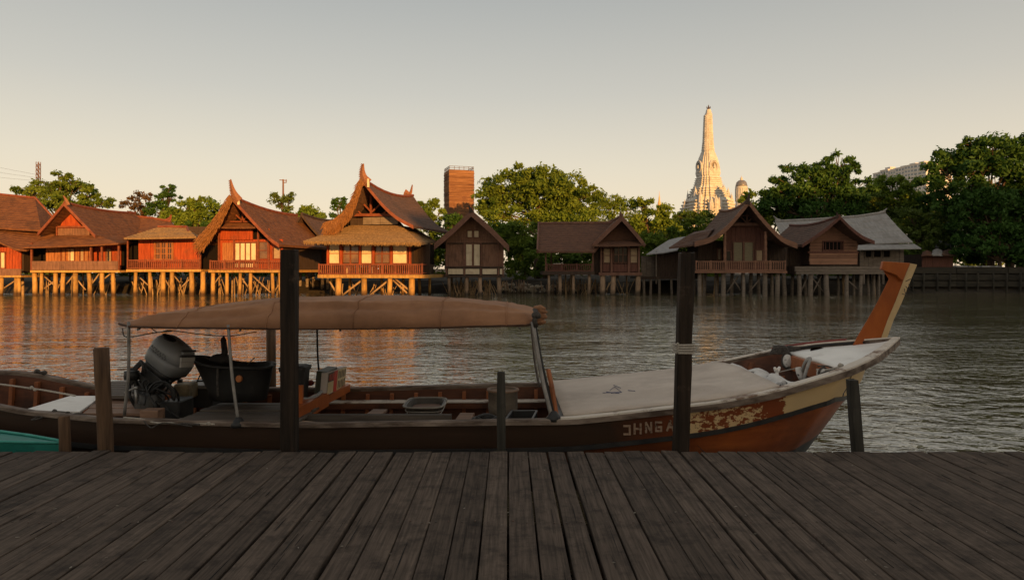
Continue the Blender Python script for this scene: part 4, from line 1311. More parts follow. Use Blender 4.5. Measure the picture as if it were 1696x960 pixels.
def tree(label, kind, blobs, Y, base, group='trees behind the houses', name='tree', dens=70, size=.24, depth=.8, flat=.5, trunk_r=.28, limbs=True, cat='tree', lean=0.0):
    """blobs: (u, v, half width px, half height px); base: pixel column of the trunk"""
    g0 = W(base, 0, Y); g0.z = 1.15
    t = thing(name, label, cat, g0, 0, group)
    vs_, ts_, cl = [], [], []
    k = Y / F
    for (u, v, ru, rv) in blobs:
        c = W(u, v, Y + nrng.uniform(-1, 1) * ru * k * .3)
        r_ = (ru * k, ru * k * depth, rv * k)
        area = ru * rv * k * k * math.pi
        n = int(dens * 3.1 * area) + 100; size_ = size * .82
        a, b, cc = leaf_cloud(c, r_, n, size_, max(7, int(area * 2.0)), flat)
        vs_.append(a); ts_.append(b); cl.append((Vector(c), [Vector(q) for q in cc]))
    m = MB()
    top = max(c.z for c, _ in cl)
    fork = g0 + Vector((lean, 0, max(1.2, (min(c.z for c, _ in cl) - 1.15) * .75)))
    m.tube([g0 - Vector((0, 0, .4)), g0.lerp(fork, .5) + Vector((rnd.uniform(-.15, .15), 0, 0)), fork], [trunk_r * 1.3, trunk_r, trunk_r * .85], 9)
    for c, cc in cl:
        mid = fork.lerp(c, .55) + Vector((rnd.uniform(-.3, .3), rnd.uniform(-.3, .3), rnd.uniform(0, .5)))
        m.tube(curve([fork, mid, c], 3), [trunk_r * x for x in (.5, .42, .36, .3, .24, .18, .10)], 6)
        if limbs:
            for q in rnd.sample(cc, min(len(cc), 7)):
                m.tube([mid.lerp(c, rnd.random()), c.lerp(q, .6) + Vector((0, 0, .15)), q], [trunk_r * .16, trunk_r * .10, trunk_r * .04], 5)
    m.build('trunk', bark, t, smooth=True)
    leaf_mesh('crown', vs_, ts_, leaf[kind], t)
    return t


tree('spreading layered tree behind the left houses, crossed by the lattice mast', 'green', [(100, 291, 18, 6), (80, 303, 30, 8), (125, 304, 30, 8), (52, 316, 30, 7), (105, 318, 45, 10), (150, 322, 26, 10), (90, 335, 35, 12), (130, 342, 40, 14), (176, 337, 14, 10)], 80, 100, dens=90, flat=.35)
tree('thin russet tree behind the long ridge of the second house', 'rust', [(230, 325, 18, 9), (222, 340, 20, 12), (248, 335, 14, 14), (238, 352, 26, 12)], 84, 236, dens=34, size=.2)
tree('dark layered tree top left of the yellow green tree', 'dark', [(279, 312, 14, 6), (270, 324, 14, 5), (284, 326, 18, 6), (275, 340, 24, 10), (260, 352, 22, 12)], 82, 276, dens=80, flat=.3)
tree('round yellow green tree between the red annex and the horned thatched gable', 'yellow', [(322, 334, 22, 12), (308, 345, 26, 14), (336, 350, 26, 16), (300, 362, 34, 14), (330, 372, 34, 14)], 78, 318, dens=85)
tree('dark shrubby tree touching the left thatch of the horned red house', 'dark', [(355, 345, 14, 9), (362, 358, 18, 14), (350, 368, 20, 14)], 82, 356, dens=70)
tree('sparse scruffy russet tree in front of the slim pole', 'olive', [(456, 326, 14, 8), (480, 325, 15, 8), (466, 334, 20, 8), (470, 350, 16, 10)], 80, 469, dens=42, size=.22)
tree('bright green tree behind the dark house between the horned roofs', 'yellow', [(500, 352, 20, 10), (522, 352, 22, 9), (512, 365, 30, 12), (535, 372, 24, 14), (545, 390, 20, 14)], 80, 515, dens=85)
tree('small dark conifer like top left of the tallest house', 'dark', [(564, 331, 11, 4), (558, 339, 14, 4), (568, 345, 14, 5), (562, 358, 18, 9)], 84, 563, dens=80, flat=.3)
tree('rounded green tree just left of the brick tower', 'green', [(712, 342, 20, 10), (702, 355, 18, 12), (722, 360, 18, 14), (712, 378, 26, 16)], 84, 713, dens=90)
tree('dark green tree at the foot of the brick tower', 'dark', [(752, 362, 18, 10), (742, 376, 22, 14), (765, 378, 20, 16), (750, 395, 30, 14)], 80, 752, dens=80)
tree('largest tree in the middle, broad domed crown right of the brick tower', 'green', [(862, 288, 38, 11), (900, 292, 36, 12), (838, 304, 40, 14), (880, 308, 40, 14), (935, 306, 40, 15), (970, 318, 30, 14), (810, 326, 30, 16), (850, 330, 45, 18), (905, 330, 50, 18), (960, 338, 42, 18), (800, 348, 24, 14), (925, 352, 50, 14)], 76, 905, dens=70, size=.28, trunk_r=.34)
tree('yellow lit scrubby tree under the big domed crown', 'yellow', [(835, 356, 36, 14), (880, 362, 40, 14), (930, 372, 40, 14), (975, 366, 34, 14)], 73, 890, dens=60)
tree('feathery thin topped yellow tree behind the pavilion roof', 'yellow', [(1020, 328, 22, 10), (1005, 342, 26, 12), (1040, 344, 26, 12), (1020, 360, 40, 14), (990, 378, 30, 12), (1045, 382, 40, 14)], 78, 1020, dens=48, size=.2)
tree('yellow green tree between the pavilion and the golden spire', 'yellow', [(1065, 340, 22, 12), (1090, 352, 26, 12), (1070, 365, 34, 14), (1100, 376, 34, 14), (1075, 395, 34, 16)], 77, 1075, dens=62)
tree('rounded green tree beneath the left foot of the white temple tower', 'green', [(1135, 362, 28, 9), (1170, 358, 26, 8), (1120, 378, 30, 12), (1155, 378, 32, 14), (1200, 366, 24, 10), (1125, 398, 40, 16)], 82, 1140, dens=80)
tree('tall dark bushy tree behind the large veranda house and the barred window house', 'dark', [(1395, 261, 17, 9), (1372, 272, 20, 10), (1408, 276, 22, 12), (1318, 280, 26, 8), (1340, 288, 26, 10), (1300, 298, 30, 10), (1385, 294, 38, 16), (1340, 306, 40, 16), (1292, 316, 30, 14), (1420, 312, 26, 18), (1375, 322, 46, 20), (1320, 330, 46, 20), (1285, 340, 28, 18), (1410, 342, 36, 18), (1350, 350, 50, 16)], 74, 1360, dens=80, size=.27, trunk_r=.3)
tree('green tree behind the roof of the large veranda house, right slope', 'green', [(1272, 350, 24, 14), (1290, 362, 26, 14), (1265, 368, 22, 14)], 76, 1275, dens=80)
tree('yellowish tree in front of the distant apartment block', 'yellow', [(1478, 298, 22, 9), (1500, 306, 24, 12), (1462, 316, 26, 14), (1490, 326, 34, 16), (1515, 335, 24, 18), (1470, 345, 34, 18)], 80, 1485, dens=66)
tree('round dark tree top beside the apartment block, left end', 'dark', [(1463, 302, 16, 9), (1455, 314, 16, 12)], 82, 1460, dens=80)
tree('olive shrub tree right of the grey sheet roof', 'olive', [(1510, 362, 26, 16), (1530, 378, 26, 18), (1505, 385, 20, 16), (1535, 402, 26, 14), (1550, 366, 22, 18)], 74, 1525, dens=60)
tree('huge dark spreading tree filling the right edge', 'dark', [(1610, 240, 26, 9), (1650, 238, 36, 10), (1690, 234, 36, 10), (1585, 258, 40, 13), (1635, 256, 46, 14), (1690, 256, 46, 15), (1560, 280, 34, 16), (1605, 280, 44, 16), (1660, 280, 50, 18), (1715, 280, 50, 20), (1552, 304, 26, 18), (1590, 310, 36, 16), (1640, 308, 44, 16), (1700, 312, 46, 20), (1570, 338, 26, 14), (1665, 345, 34, 16), (1720, 350, 40, 26)], 70, 1640, dens=64, size=.28, trunk_r=.3)
tree('tall dark tree with bare lower limbs at the right frame edge', 'dark', [(1600, 352, 24, 14), (1625, 372, 30, 14), (1685, 380, 34, 20), (1720, 395, 40, 26), (1655, 395, 24, 12)], 72, 1672, dens=46, trunk_r=.4)
tree('low dark shrub above the timber wall', 'dark', [(1600, 412, 30, 10), (1640, 418, 36, 10), (1690, 415, 40, 16), (1580, 398, 22, 10)], 75, 1630, dens=50, name='shrub', cat='shrub', trunk_r=.15)
tree('bushy dark green shrub between the narrow brown house and the pavilion', 'green', [(868, 385, 34, 20), (852, 410, 26, 22), (880, 425, 30, 26), (866, 448, 34, 14)], 68, 868, dens=80, name='shrub', cat='shrub', trunk_r=.15)
tree('mid green shrub seen through the open pavilion', 'green', [(925, 420, 30, 16), (960, 425, 28, 16), (940, 440, 34, 12), (985, 395, 30, 20)], 70, 945, dens=75, name='shrub', cat='shrub', trunk_r=.15)
tree('shrub in the gap between the pavilion and the dark lean-to shed', 'green', [(1085, 400, 26, 18), (1075, 418, 20, 16), (1105, 392, 26, 14)], 70, 1085, dens=75, name='shrub', cat='shrub', trunk_r=.15)
tree('shrub behind the thatched house and the red annex', 'dark', [(330, 380, 20, 14), (345, 400, 18, 18), (205, 375, 26, 14)], 76, 330, dens=60, name='shrub', cat='shrub', trunk_r=.15)
tree('dense dark hedge like tree closing the gap under the huge tree, behind the brown shack', 'dark', [(1545, 330, 26, 20), (1575, 352, 34, 18), (1555, 378, 30, 18), (1600, 382, 34, 18), (1585, 405, 40, 16)], 78, 1570, dens=70, trunk_r=.25)
tree('dark foliage wall at the right frame edge, below the bare limbs', 'dark', [(1640, 372, 34, 18), (1690, 352, 40, 22), (1650, 402, 40, 16), (1705, 398, 44, 22), (1625, 425, 34, 10), (1680, 426, 44, 12), (1725, 424, 40, 16)], 77, 1690, dens=75, trunk_r=.25)
tree('dense dark green thicket in front of the big trunk on the far right', 'dark', [(1590, 340, 30, 18), (1622, 330, 36, 20), (1660, 338, 40, 22), (1700, 345, 40, 26), (1610, 372, 34, 20), (1650, 378, 40, 20), (1695, 388, 44, 22), (1590, 405, 26, 14), (1625, 408, 40, 16), (1670, 418, 44, 14), (1710, 424, 40, 14)], 68.5, 1655, dens=60, trunk_r=.2)
tree('light olive shrub between the brown shack and the grey sheet roof', 'olive', [(1535, 392, 20, 16), (1522, 410, 16, 14), (1552, 384, 22, 16)], 72, 1534, dens=70, name='shrub', cat='shrub', trunk_r=.12)
tree('olive tree behind the grey sheet roof, left of the apartment block', 'olive', [(1440, 330, 24, 18), (1425, 345, 30, 16), (1460, 352, 34, 14)], 79, 1440, dens=70)
# far wood behind everything: one mass
vs_, ts_ = [], []
for k_ in range(260):
    u = -250 + k_ * 8.7 + rnd.uniform(-8, 8)
    Y = rnd.uniform(92, 104)
    zc = rnd.uniform(2.0, 12.0) if u > 1240 else rnd.uniform(2.0, 8.0) if u > 700 else rnd.uniform(2.0, 6.0)
    c = W(u, 0, Y); c.z = zc
    a, b, _ = leaf_cloud(c, (rnd.uniform(1.6, 3), 2, rnd.uniform(1.6, 2.6)), 620, .34, 14, .6)
    vs_.append(a); ts_.append(b)
tag(leaf_mesh('far_wood', vs_, ts_, leaf['green']), 'continuous low belt of distant foliage behind the houses', 'woodland', kind='stuff')

# ------------------------------------------------------------------ near bank behind the viewer, and unseen blocks added for shade
def shade_house(label, x0, x1, y, z, d=12):
    t = thing('shade_block', label, 'building', Vector(((x0 + x1) / 2, y - d / 2, 0)))
    MB().box(x0, x1, y - d, y, 0, z).build('wall', M('render_plain', (.3, .26, .21), (.36, .31, .26), noise=1, rough=.9), t)
    MB().box(x0 - .4, x1 + .4, y - d - .4, y + .4, z, z + .35).build('roof_slab', wood_grey, t)
    m = MB()
    q = x0 + 2
    while q < x1 - 2:
        zz = 1.2
        while zz < z - 2.2:
            m.box(q, q + 1.2, y, y + .04, zz, zz + 1.5); zz += 3.0
        q += 3.2
    m.build('window', glass_dark, t, kind='stuff')


shade_house('low plain block added unseen behind the viewer to shade the pier, left of the others', -25, 38.9, -59.8, 11.2)
shade_house('mid height plain block added unseen behind the viewer to shade the right houses', 38.9, 74, -60, 23.6)
shade_house('tallest plain block added unseen behind the viewer to shade the trees, at far right', 74, 120, -60.2, 27.0)
g = MB().add([(-1500, -600, .25), (1500, -600, .25), (1500, -8, .25), (-1500, -8, .25)], [(0, 1, 2, 3)])
g.add([(-1500, -8, .25), (1500, -8, .25), (1500, -7, -.4), (-1500, -7, -.4)], [(0, 1, 2, 3)])
tag(g.build('near_bank', mud), kind='structure')

# ------------------------------------------------------------------ the pier
DZ, DY = 0.594, 6.1               # deck height above water, its front edge
deck_wood = M('deck_wood', (0.035, 0.026, 0.020), (0.136, 0.101, 0.078), scale=(16, 0.6, 4), noise=3.6, detail=14, rough=0.88, bump=0.8, bdist=0.012, tint=0.22,
              dirt=(0.023, 0.0175, 0.0145), dirt_scale=5.5, dirt_lo=0.48, dirt_hi=0.72, lo=0.29, hi=0.72, spec=0.2)
post_brown = M('post_brown', (0.050, 0.030, 0.019), (0.155, 0.092, 0.054), scale=(7, 7, 0.5), noise=2.6, detail=9, rough=0.85, bump=0.6, bdist=0.015, dirt=(0.055, 0.04, 0.03), dirt_scale=3, spec=0.2)
post_dark = M('post_dark', (0.012, 0.009, 0.007), (0.038, 0.026, 0.018), scale=(9, 9, 0.5), noise=2.6, detail=9, rough=0.85, bump=0.6, bdist=0.012, dirt=(0.09, 0.06, 0.04), dirt_scale=4, dirt_lo=.58, spec=0.2)
post_grey = M('post_grey', (0.024, 0.023, 0.019), (0.060, 0.055, 0.046), scale=(9, 9, 0.5), noise=2.6, detail=9, rough=0.85, bump=0.6, bdist=0.012, dirt=(0.03, 0.028, 0.024), dirt_scale=4, spec=0.2)
black_paint0 = M('split_black', (.012, .010, .009), rough=.95)
chip_pale = M('chip_pale', (.10, .085, .07), (.28, .25, .21), noise=30, rough=.9)
pier = bpy.data.objects.new('pier', None)
COL.objects.link(pier)
FRAME['pier'] = Matrix.Identity(4)
tag(pier, 'weathered grey brown plank pier in the foreground', kind='structure')
pitch = 0.167
for k in range(-44, 44):
    x0 = k * pitch - 0.03
    gap = rnd.choice((0.005, 0.006, 0.009, 0.013, 0.019, 0.024))
    yf = DY + rnd.choice((0, 0, 0, rnd.uniform(-.03, .02))) + (rnd.uniform(.03, .05) if rnd.random() < .12 else 0)
    dz = rnd.uniform(-.004, .005)
    rings = []
    xa, xb, cf = x0 + gap * rnd.uniform(.3, .7), x0 + pitch - gap * rnd.uniform(.3, .7), 0.004
    tilt = rnd.uniform(-.003, .003)
    for y in (-4.0, 0.5, 2.2, 3.2, 4.2, 5.2, yf - .004, yf):
        e = .004 if y == yf else 0
        ja, jb, jz = rnd.uniform(-.002, .002), rnd.uniform(-.002, .002), rnd.uniform(-.002, .002)
        zt = DZ + dz + jz - e
        sk = -0.0052 * (y - 6)
        rings.append([Vector((xa + ja + sk, y, DZ - .045)), Vector((xa + ja + sk, y, zt - cf + tilt)), Vector((xa + ja + cf + sk, y, zt + tilt)), Vector((xb + jb - cf + sk, y, zt - tilt)), Vector((xb + jb + sk, y, zt - cf - tilt)), Vector((xb + jb + sk, y, DZ - .045))])
    MB().loft(rings).build('plank', deck_wood, pier)
for y in (5.85, 4.4, 2.6, 0.4):
    MB().box(-7.6, 7.6, y - .07, y + .07, DZ - .23, DZ - .046).build('joist', post_dark, pier)
splits = MB()
for k in range(90):
    kk = rnd.randint(-26, 26)
    y = rnd.uniform(2.7, 6.0)
    x = kk * pitch - .03 + rnd.uniform(.03, .13) - .0052 * (y - 6)
    L_ = rnd.uniform(.08, .5); wd = rnd.uniform(.0012, .003)
    z = DZ + .0062
    pts = [(x - wd * .2, y), (x + wd, y + L_ * .35), (x + wd * .3, y + L_), (x - wd, y + L_ * .6)]
    splits.prism([Vector((a, b, z)) for a, b in pts], (0, 0, -.004))
splits.build('split', black_paint0, pier, kind='stuff')
chips = MB()
for k in range(150):
    x, y = rnd.uniform(-4.6, 4.6), rnd.uniform(2.7, 6.0)
    a = rnd.uniform(0, 6.28); q = rnd.uniform(.004, .014)
    c = Vector((x, y, DZ + .0065)); d = Vector((math.cos(a), math.sin(a), 0)) * q; e = Vector((-math.sin(a), math.cos(a), 0)) * q * .45
    chips.prism([c - d, c + e, c + d, c - e], (0, 0, -.003))
chips.build('chip', chip_pale, pier, kind='stuff')
nails = MB()
for k in range(-40, 40):
    for y in (5.85, 4.4, 2.6):
        for q in (.035, .125):
            p = Vector((k * pitch - .03 + q - .0052 * (y - 6) + rnd.uniform(-.008, .008), y + rnd.uniform(-.02, .02), DZ + .0035))
            nails.lathe([(.007, 0), (.006, .0035), (.0005, .004)], p, 6)
nails.build('nail', iron, pier, kind='stuff')
for x in (-6.8, -3.9, 0.9, 4.2, 7.1):
    MB().tube([(x, 5.6, -1.3), (x, 5.6, DZ - .23)], .1, 8).build('pile', post_dark, pier)


def square_post(name, label, u0, u1, v0, y, mat, lean=(0, 0), group='posts along the pier edge'):
    """rough squared post standing in the water at the pier edge"""
    p0, p1 = W(u0, v0, y), W(u1, v0, y)
    hw = (p1.x - p0.x) / 2
    cx = (p0.x + p1.x) / 2
    zt = p0.z
    rings = []
    n = 14
    for k in range(n + 1):
        z = -1.3 + (zt + 1.3) * k / n
        dx, dy = lean[0] * (zt - z), lean[1] * (zt - z)
        j = lambda: rnd.uniform(-.004, .004)
        c = hw * .16
        e = 0 if k < n else hw * .06
        rings.append([Vector((cx + dx + a * hw + j() - math.copysign(e, a), y + hw + dy + b * hw + j(), z + (rnd.uniform(-.006, .006) if k == n else 0))) for a, b in
                      ((-1 + .16, -1), (1 - .16, -1), (1, -1 + .16), (1, 1 - .16), (1 - .16, 1), (-1 + .16, 1), (-1, 1 - .16), (-1, -1 + .16))])
    t = MB().loft(rings).build(name, mat, at=(cx, y + hw, 0))
    tag(t, label, 'post', group)
    return t


square_post('mooring_post', 'tall squared brown post in front of the boat canopy', 463, 488, 413, 6.14, post_dark)
square_post('mooring_post', 'thin short grey post in front of the boat and its lone bucket', 823, 837, 617, 6.15, post_grey)
tp_ = square_post('mooring_post', 'tallest and darkest squared post, in front of the beige boat cover', 1128, 1152, 418, 6.15, post_dark, lean=(-.030, 0))
square_post('mooring_post', 'short dark leaning post, rightmost, below the bow', 1407, 1423, 630, 6.16, post_grey, lean=(.080, 0))
for (u0, u1, v0, lab, mt) in ((159, 182, 577, 'waist high round brown post left of the outboard motor', post_brown), (96, 113, 690, 'lowest stub of a round post beside the teal boat', post_brown)):
    y = 6.25
    a, b = W(u0, v0, y), W(u1, v0, y)
    r_ = (b.x - a.x) / 2
    cx = (a.x + b.x) / 2
    pts, rr_ = [], []
    for k in range(13):
        z = -1.3 + (a.z + 1.3) * k / 12
        pts.append(Vector((cx + .015 * math.sin(z * 3) + (a.z - z) * .012, y, z))); rr_.append(r_ * (1.12 - .1 * k / 12 + rnd.uniform(-.02, .02)))
    pts.append(pts[-1] + Vector((0, 0, .008))); rr_.append(rr_[-1] * .9)
    o = MB().tube(pts, rr_, 14).build('mooring_post', mt, at=(cx, y, 0), smooth=True)
    tag(o, lab, 'post', 'posts along the pier edge')
# rope wound round the tall dark post
p = W(1132, 582, 6.24)
rope_mat = M('rope_pale', (.30, .27, .23), (.46, .42, .36), scale=(1, 1, 1), noise=60, rough=.95, bump=.5, bdist=.004)
rope_dark = M('rope_dark', (.035, .03, .028), (.09, .08, .07), noise=50, rough=.95, bump=.4, bdist=.004)
m = MB()
for q in range(4):
    hw = .078
    z = p.z + q * .022
    loop = [(-1, -1), (1, -1), (1, 1), (-1, 1), (-1, -1)]
    pts = []
    for (a, b), (c_, d) in zip(loop, loop[1:]):
        for s_ in (0.06, .94): pts.append(Vector((p.x + (a + (c_ - a) * s_) * hw, 6.15 + .078 + (b + (d - b) * s_) * hw, z + rnd.uniform(-.004, .004))))
    pts.append(pts[0] + Vector((0, 0, .02)))
    m.tube(pts, .011, 6)
tag(m.build('rope_binding', rope_mat, at=(p.x, 6.22, p.z)), 'pale rope wound four times round the tallest dark post', 'rope')
o = MB().tube([W(449, 700, 9.4), W(449, 580, 9.4), W(448.5, 503, 9.4)], [.068, .062, .06], 10).build('mooring_post', post_brown, at=W(449, 700, 9.4) * Vector((1, 1, 0)), smooth=True)
tag(o, 'brown post standing in the water beyond the boat, behind the black tub', 'post', 'posts along the pier edge')

# ------------------------------------------------------------------ the longtail boat
BX = [-8.2, -7.0, -6.2, -5.8, -5.0, -4.0, -2.0, 0.6, 2.0, 2.5, 3.3, 3.7, 4.0, 4.2, 4.31]
BH = [.50, .66, .70, .70, .70, .90, 1.03, 1.10, 1.08, 1.03, .90, .66, .36, .14, .02]
BZ = [.96, .96, .945, .92, .745, .70, .68, .74, .89, .975, 1.175, 1.27, 1.335, 1.38, 1.405]
xs_ = np.linspace(-8.2, 4.31, 500)
kern = np.hanning(19); kern /= kern.sum()
def smooth_curve(v):
    a = np.interp(xs_, BX, v)
    b = np.convolve(np.pad(a, 9, mode='edge'), kern, mode='valid')
    return np.where(xs_ > 4.15, a, b)
SH, SZ = smooth_curve(BH), smooth_curve(BZ)
BY = 7.76
hb = lambda x: float(np.interp(x, xs_, SH))
hz = lambda x: float(np.interp(x, xs_, SZ))
hbh = lambda x: max(.015, min(hb(x) - .02, interp(x, [2.9, 3.3, 3.6, 3.8, 3.93, 4.0], [.94, .84, .60, .38, .16, .02]) if x > 2.9 else hb(x) - .02))
XE = 3.98


def drop_x(x, z):
    """how far aft the raked stem pulls the skin at height z"""
    return interp(z, [-.3, .19, .74, .97, 1.3], [1.15, .70, .31, .10, 0.0])


def skin(x, f, side, inset=0.0):
    """point of the hull skin: f 0 at the sheer, 1 at the keel"""
    zs, zk = hz(x) - .03, -.28
    z = zs + (zk - zs) * f
    wd = interp(f, [0, .2, .45, .75, 1], [1, .975, .90, .68, .16])
    bow = max(0, (x - 1.2) / (XE - 1.2))
    xx = x - drop_x(x, z) * bow ** 1.6
    fl = 1 - .30 * bow * interp(f, [0, 1], [0, 1])
    return Vector((xx, BY + side * max(.004, (hbh(x) - inset) * wd * fl), z))


boat = thing('longtail_boat', 'long wooden longtail boat with brown canopy, beige foredeck cover and upswept red prow', 'boat', (0, BY, 0))
hull_var = M('hull_varnish', (0.23, 0.052, 0.012), (0.40, 0.105, 0.022), scale=(.5, 2, 3), noise=2.2, detail=9, rough=0.42, bump=0.15, bdist=0.01, dirt=(0.085, 0.026, 0.010), dirt_scale=1.3, dirt_lo=.45, dirt_hi=.75, spec=.45)
hull_dark = M('hull_dark_brown', (0.030, 0.016, 0.009), (0.065, 0.034, 0.018), scale=(.5, 2, 4), noise=2.2, detail=9, rough=0.55, bump=0.2, bdist=0.01, dirt=(0.018, 0.011, 0.008), dirt_scale=1.6, spec=.3)
hull_cream = M('hull_cream', (0.62, 0.43, 0.215), (0.70, 0.52, 0.28), scale=(1, 1, 2), noise=2.5, rough=0.5, bump=0.08, dirt=(0.42, 0.24, 0.09), dirt_scale=3.0, dirt_lo=.6, dirt_hi=.75)
black_paint = M('black_paint', (0.012, 0.012, 0.013), (0.03, 0.028, 0.026), noise=6, rough=0.55)
rim_paint = M('rim_worn', (0.075, 0.050, 0.036), (0.25, 0.195, 0.155), scale=(1.2, 5, 5), noise=2.4, detail=9, rough=0.7, bump=0.3, bdist=0.006, lo=.40, hi=.66)
rim_white = M('rim_white', (0.52, 0.46, 0.39), (0.64, 0.58, 0.50), scale=(1.2, 5, 5), noise=2.4, detail=9, rough=0.65, bump=0.25, bdist=0.006, dirt=(0.20, 0.13, 0.09), dirt_scale=3.5, dirt_lo=.52, dirt_hi=.62)
inner_wood = M('inner_wood', (0.070, 0.024, 0.012), (0.15, 0.053, 0.024), scale=(.6, 4, 4), noise=2.5, rough=0.65, bump=0.25, dirt=(0.03, 0.018, 0.012), dirt_scale=2)
rib_wood = M('rib_wood', (0.24, 0.075, 0.026), (0.36, 0.125, 0.045), scale=(4, 4, .6), noise=2.5, rough=0.6, bump=0.2, dirt=(.08, .03, .015), dirt_scale=2.5)
seat_wood = M('seat_wood', (0.15, 0.085, 0.055), (0.27, 0.16, 0.105), scale=(.6, 5, 5), noise=2.6, rough=0.7, bump=0.3)
slat_wood = M('slat_wood', (0.060, 0.048, 0.038), (0.115, 0.092, 0.074), scale=(.5, 6, 6), noise=2.6, rough=0.75, bump=0.35, tint=.15)
white_paint = M('deck_white', (0.68, 0.66, 0.62), (0.78, 0.76, 0.72), scale=(2, 2, 2), noise=1.5, rough=0.5, dirt=(0.42, 0.38, 0.33), dirt_scale=2.2, dirt_lo=.55, dirt_hi=.8)
beige_cover = M('cover_beige', (0.45, 0.38, 0.32), (0.56, 0.485, 0.415), scale=(1, 1.5, 1), noise=1.4, detail=9, rough=0.8, bump=0.2, bdist=0.02, dirt=(0.32, 0.265, 0.225), dirt_scale=1.1, dirt_lo=.48, dirt_hi=.75)
canvas = M('canopy_canvas', (0.25, 0.118, 0.058), (0.35, 0.178, 0.092), scale=(.5, 2, 2), noise=1.6, detail=9, rough=0.85, bump=0.3, bdist=0.02, dirt=(0.175, 0.085, 0.045), dirt_scale=1.5, dirt_lo=.46)
steel = M('pole_steel', (0.16, 0.15, 0.14), (0.28, 0.26, 0.24), noise=9, rough=0.5, metallic=0.4)
rubber = M('rubber_black', (0.012, 0.012, 0.012), (0.03, 0.03, 0.03), noise=5, rough=0.5)
prow_red = M('prow_red', (0.27, 0.060, 0.010), (0.38, 0.098, 0.014), scale=(2, 2, .6), noise=2.2, detail=8, rough=0.45, bump=0.12, bdist=.008, dirt=(0.24, 0.058, 0.01), dirt_scale=2.2, dirt_lo=.5)

# painted sheer band: bare cream at the bow, flaking further aft, dark brown beyond
def peel_material():
    m = bpy.data.materials.new('sheer_band_paint')
    m.use_nodes = True
    t = m.node_tree
    N, Lk = t.nodes.new, t.links.new
    b = t.nodes['Principled BSDF']; b.inputs['Roughness'].default_value = .5
    tcn = N('ShaderNodeTexCoord'); sp = N('ShaderNodeSeparateXYZ'); Lk(tcn.outputs['Object'], sp.inputs[0])
    def noise(sc, det, stretch):
        mp = N('ShaderNodeMapping'); mp.inputs['Scale'].default_value = stretch; Lk(tcn.outputs['Object'], mp.inputs[0])
        n = N('ShaderNodeTexNoise'); n.inputs['Scale'].default_value = sc; n.inputs['Detail'].default_value = det; n.inputs['Roughness'].default_value = .65
        Lk(mp.outputs[0], n.inputs[0]); return n.outputs['Fac']
    def rng(src, a, c, d0=0., d1=1.):
        r_ = N('ShaderNodeMapRange'); r_.inputs['From Min'].default_value = a; r_.inputs['From Max'].default_value = c
        r_.inputs['To Min'].default_value = d0; r_.inputs['To Max'].default_value = d1; Lk(src, r_.inputs['Value']); return r_.outputs[0]
    def mth(op, a, c):
        q = N('ShaderNodeMath'); q.operation = op
        for i, z in enumerate((a, c)):
            if isinstance(z, (int, float)): q.inputs[i].default_value = z
            else: Lk(z, q.inputs[i])
        return q.outputs[0]
    def mixc(f, a, c):
        q = N('ShaderNodeMix'); q.data_type = 'RGBA'; Lk(f, q.inputs['Factor'])
        for nm, z in (('A', a), ('B', c)):
            if isinstance(z, tuple): q.inputs[nm].default_value = (*z, 1)
            else: Lk(z, q.inputs[nm])
        return q.outputs['Result']
    big, fine, grain = noise(2.4, 8, (1, 1, 1.5)), noise(17, 12, (1, 1, 1.5)), noise(3, 8, (.7, 3, 6))
    red = mixc(grain, (.15, .036, .011), (.29, .068, .018))
    brn = mixc(grain, (.020, .010, .006), (.048, .023, .011))
    crm = mixc(grain, (.62, .43, .215), (.70, .52, .28))
    # amount of cream left as a function of the place along the band
    keep = N('ShaderNodeFloatCurve')
    cv = keep.mapping.curves[0]
    P_ = [(0, 0), (.46, 0.0), (.50, .60), (.56, .44), (.66, .56), (.725, .20), (.785, .18), (.80, 1.0), (1, 1.0)]
    while len(cv.points) < len(P_): cv.points.new(.5, .5)
    for q, (a, c) in zip(cv.points, P_): q.location = (a, c); q.handle_type = 'VECTOR'
    keep.mapping.update()
    wob = mth('ADD', sp.outputs['X'], mth('MULTIPLY', mth('SUBTRACT', big, .5), .55))
    Lk(rng(wob, 0., 3.4), keep.inputs['Value'])
    th = mth('SUBTRACT', mth('ADD', keep.outputs[0], mth('MULTIPLY', mth('SUBTRACT', fine, .5), 2.0)), .5)
    crf = rng(th, -.03, .03)
    base = mixc(rng(wob, 1.0, 1.9), brn, red)
    Lk(mixc(crf, base, crm), b.inputs['Base Color'])
    bp = N('ShaderNodeBump'); bp.inputs['Strength'].default_value = .3; bp.inputs['Distance'].default_value = .006
    Lk(mth('ADD', crf, grain), bp.inputs['Height']); Lk(bp.outputs[0], b.inputs['Normal'])
    return m


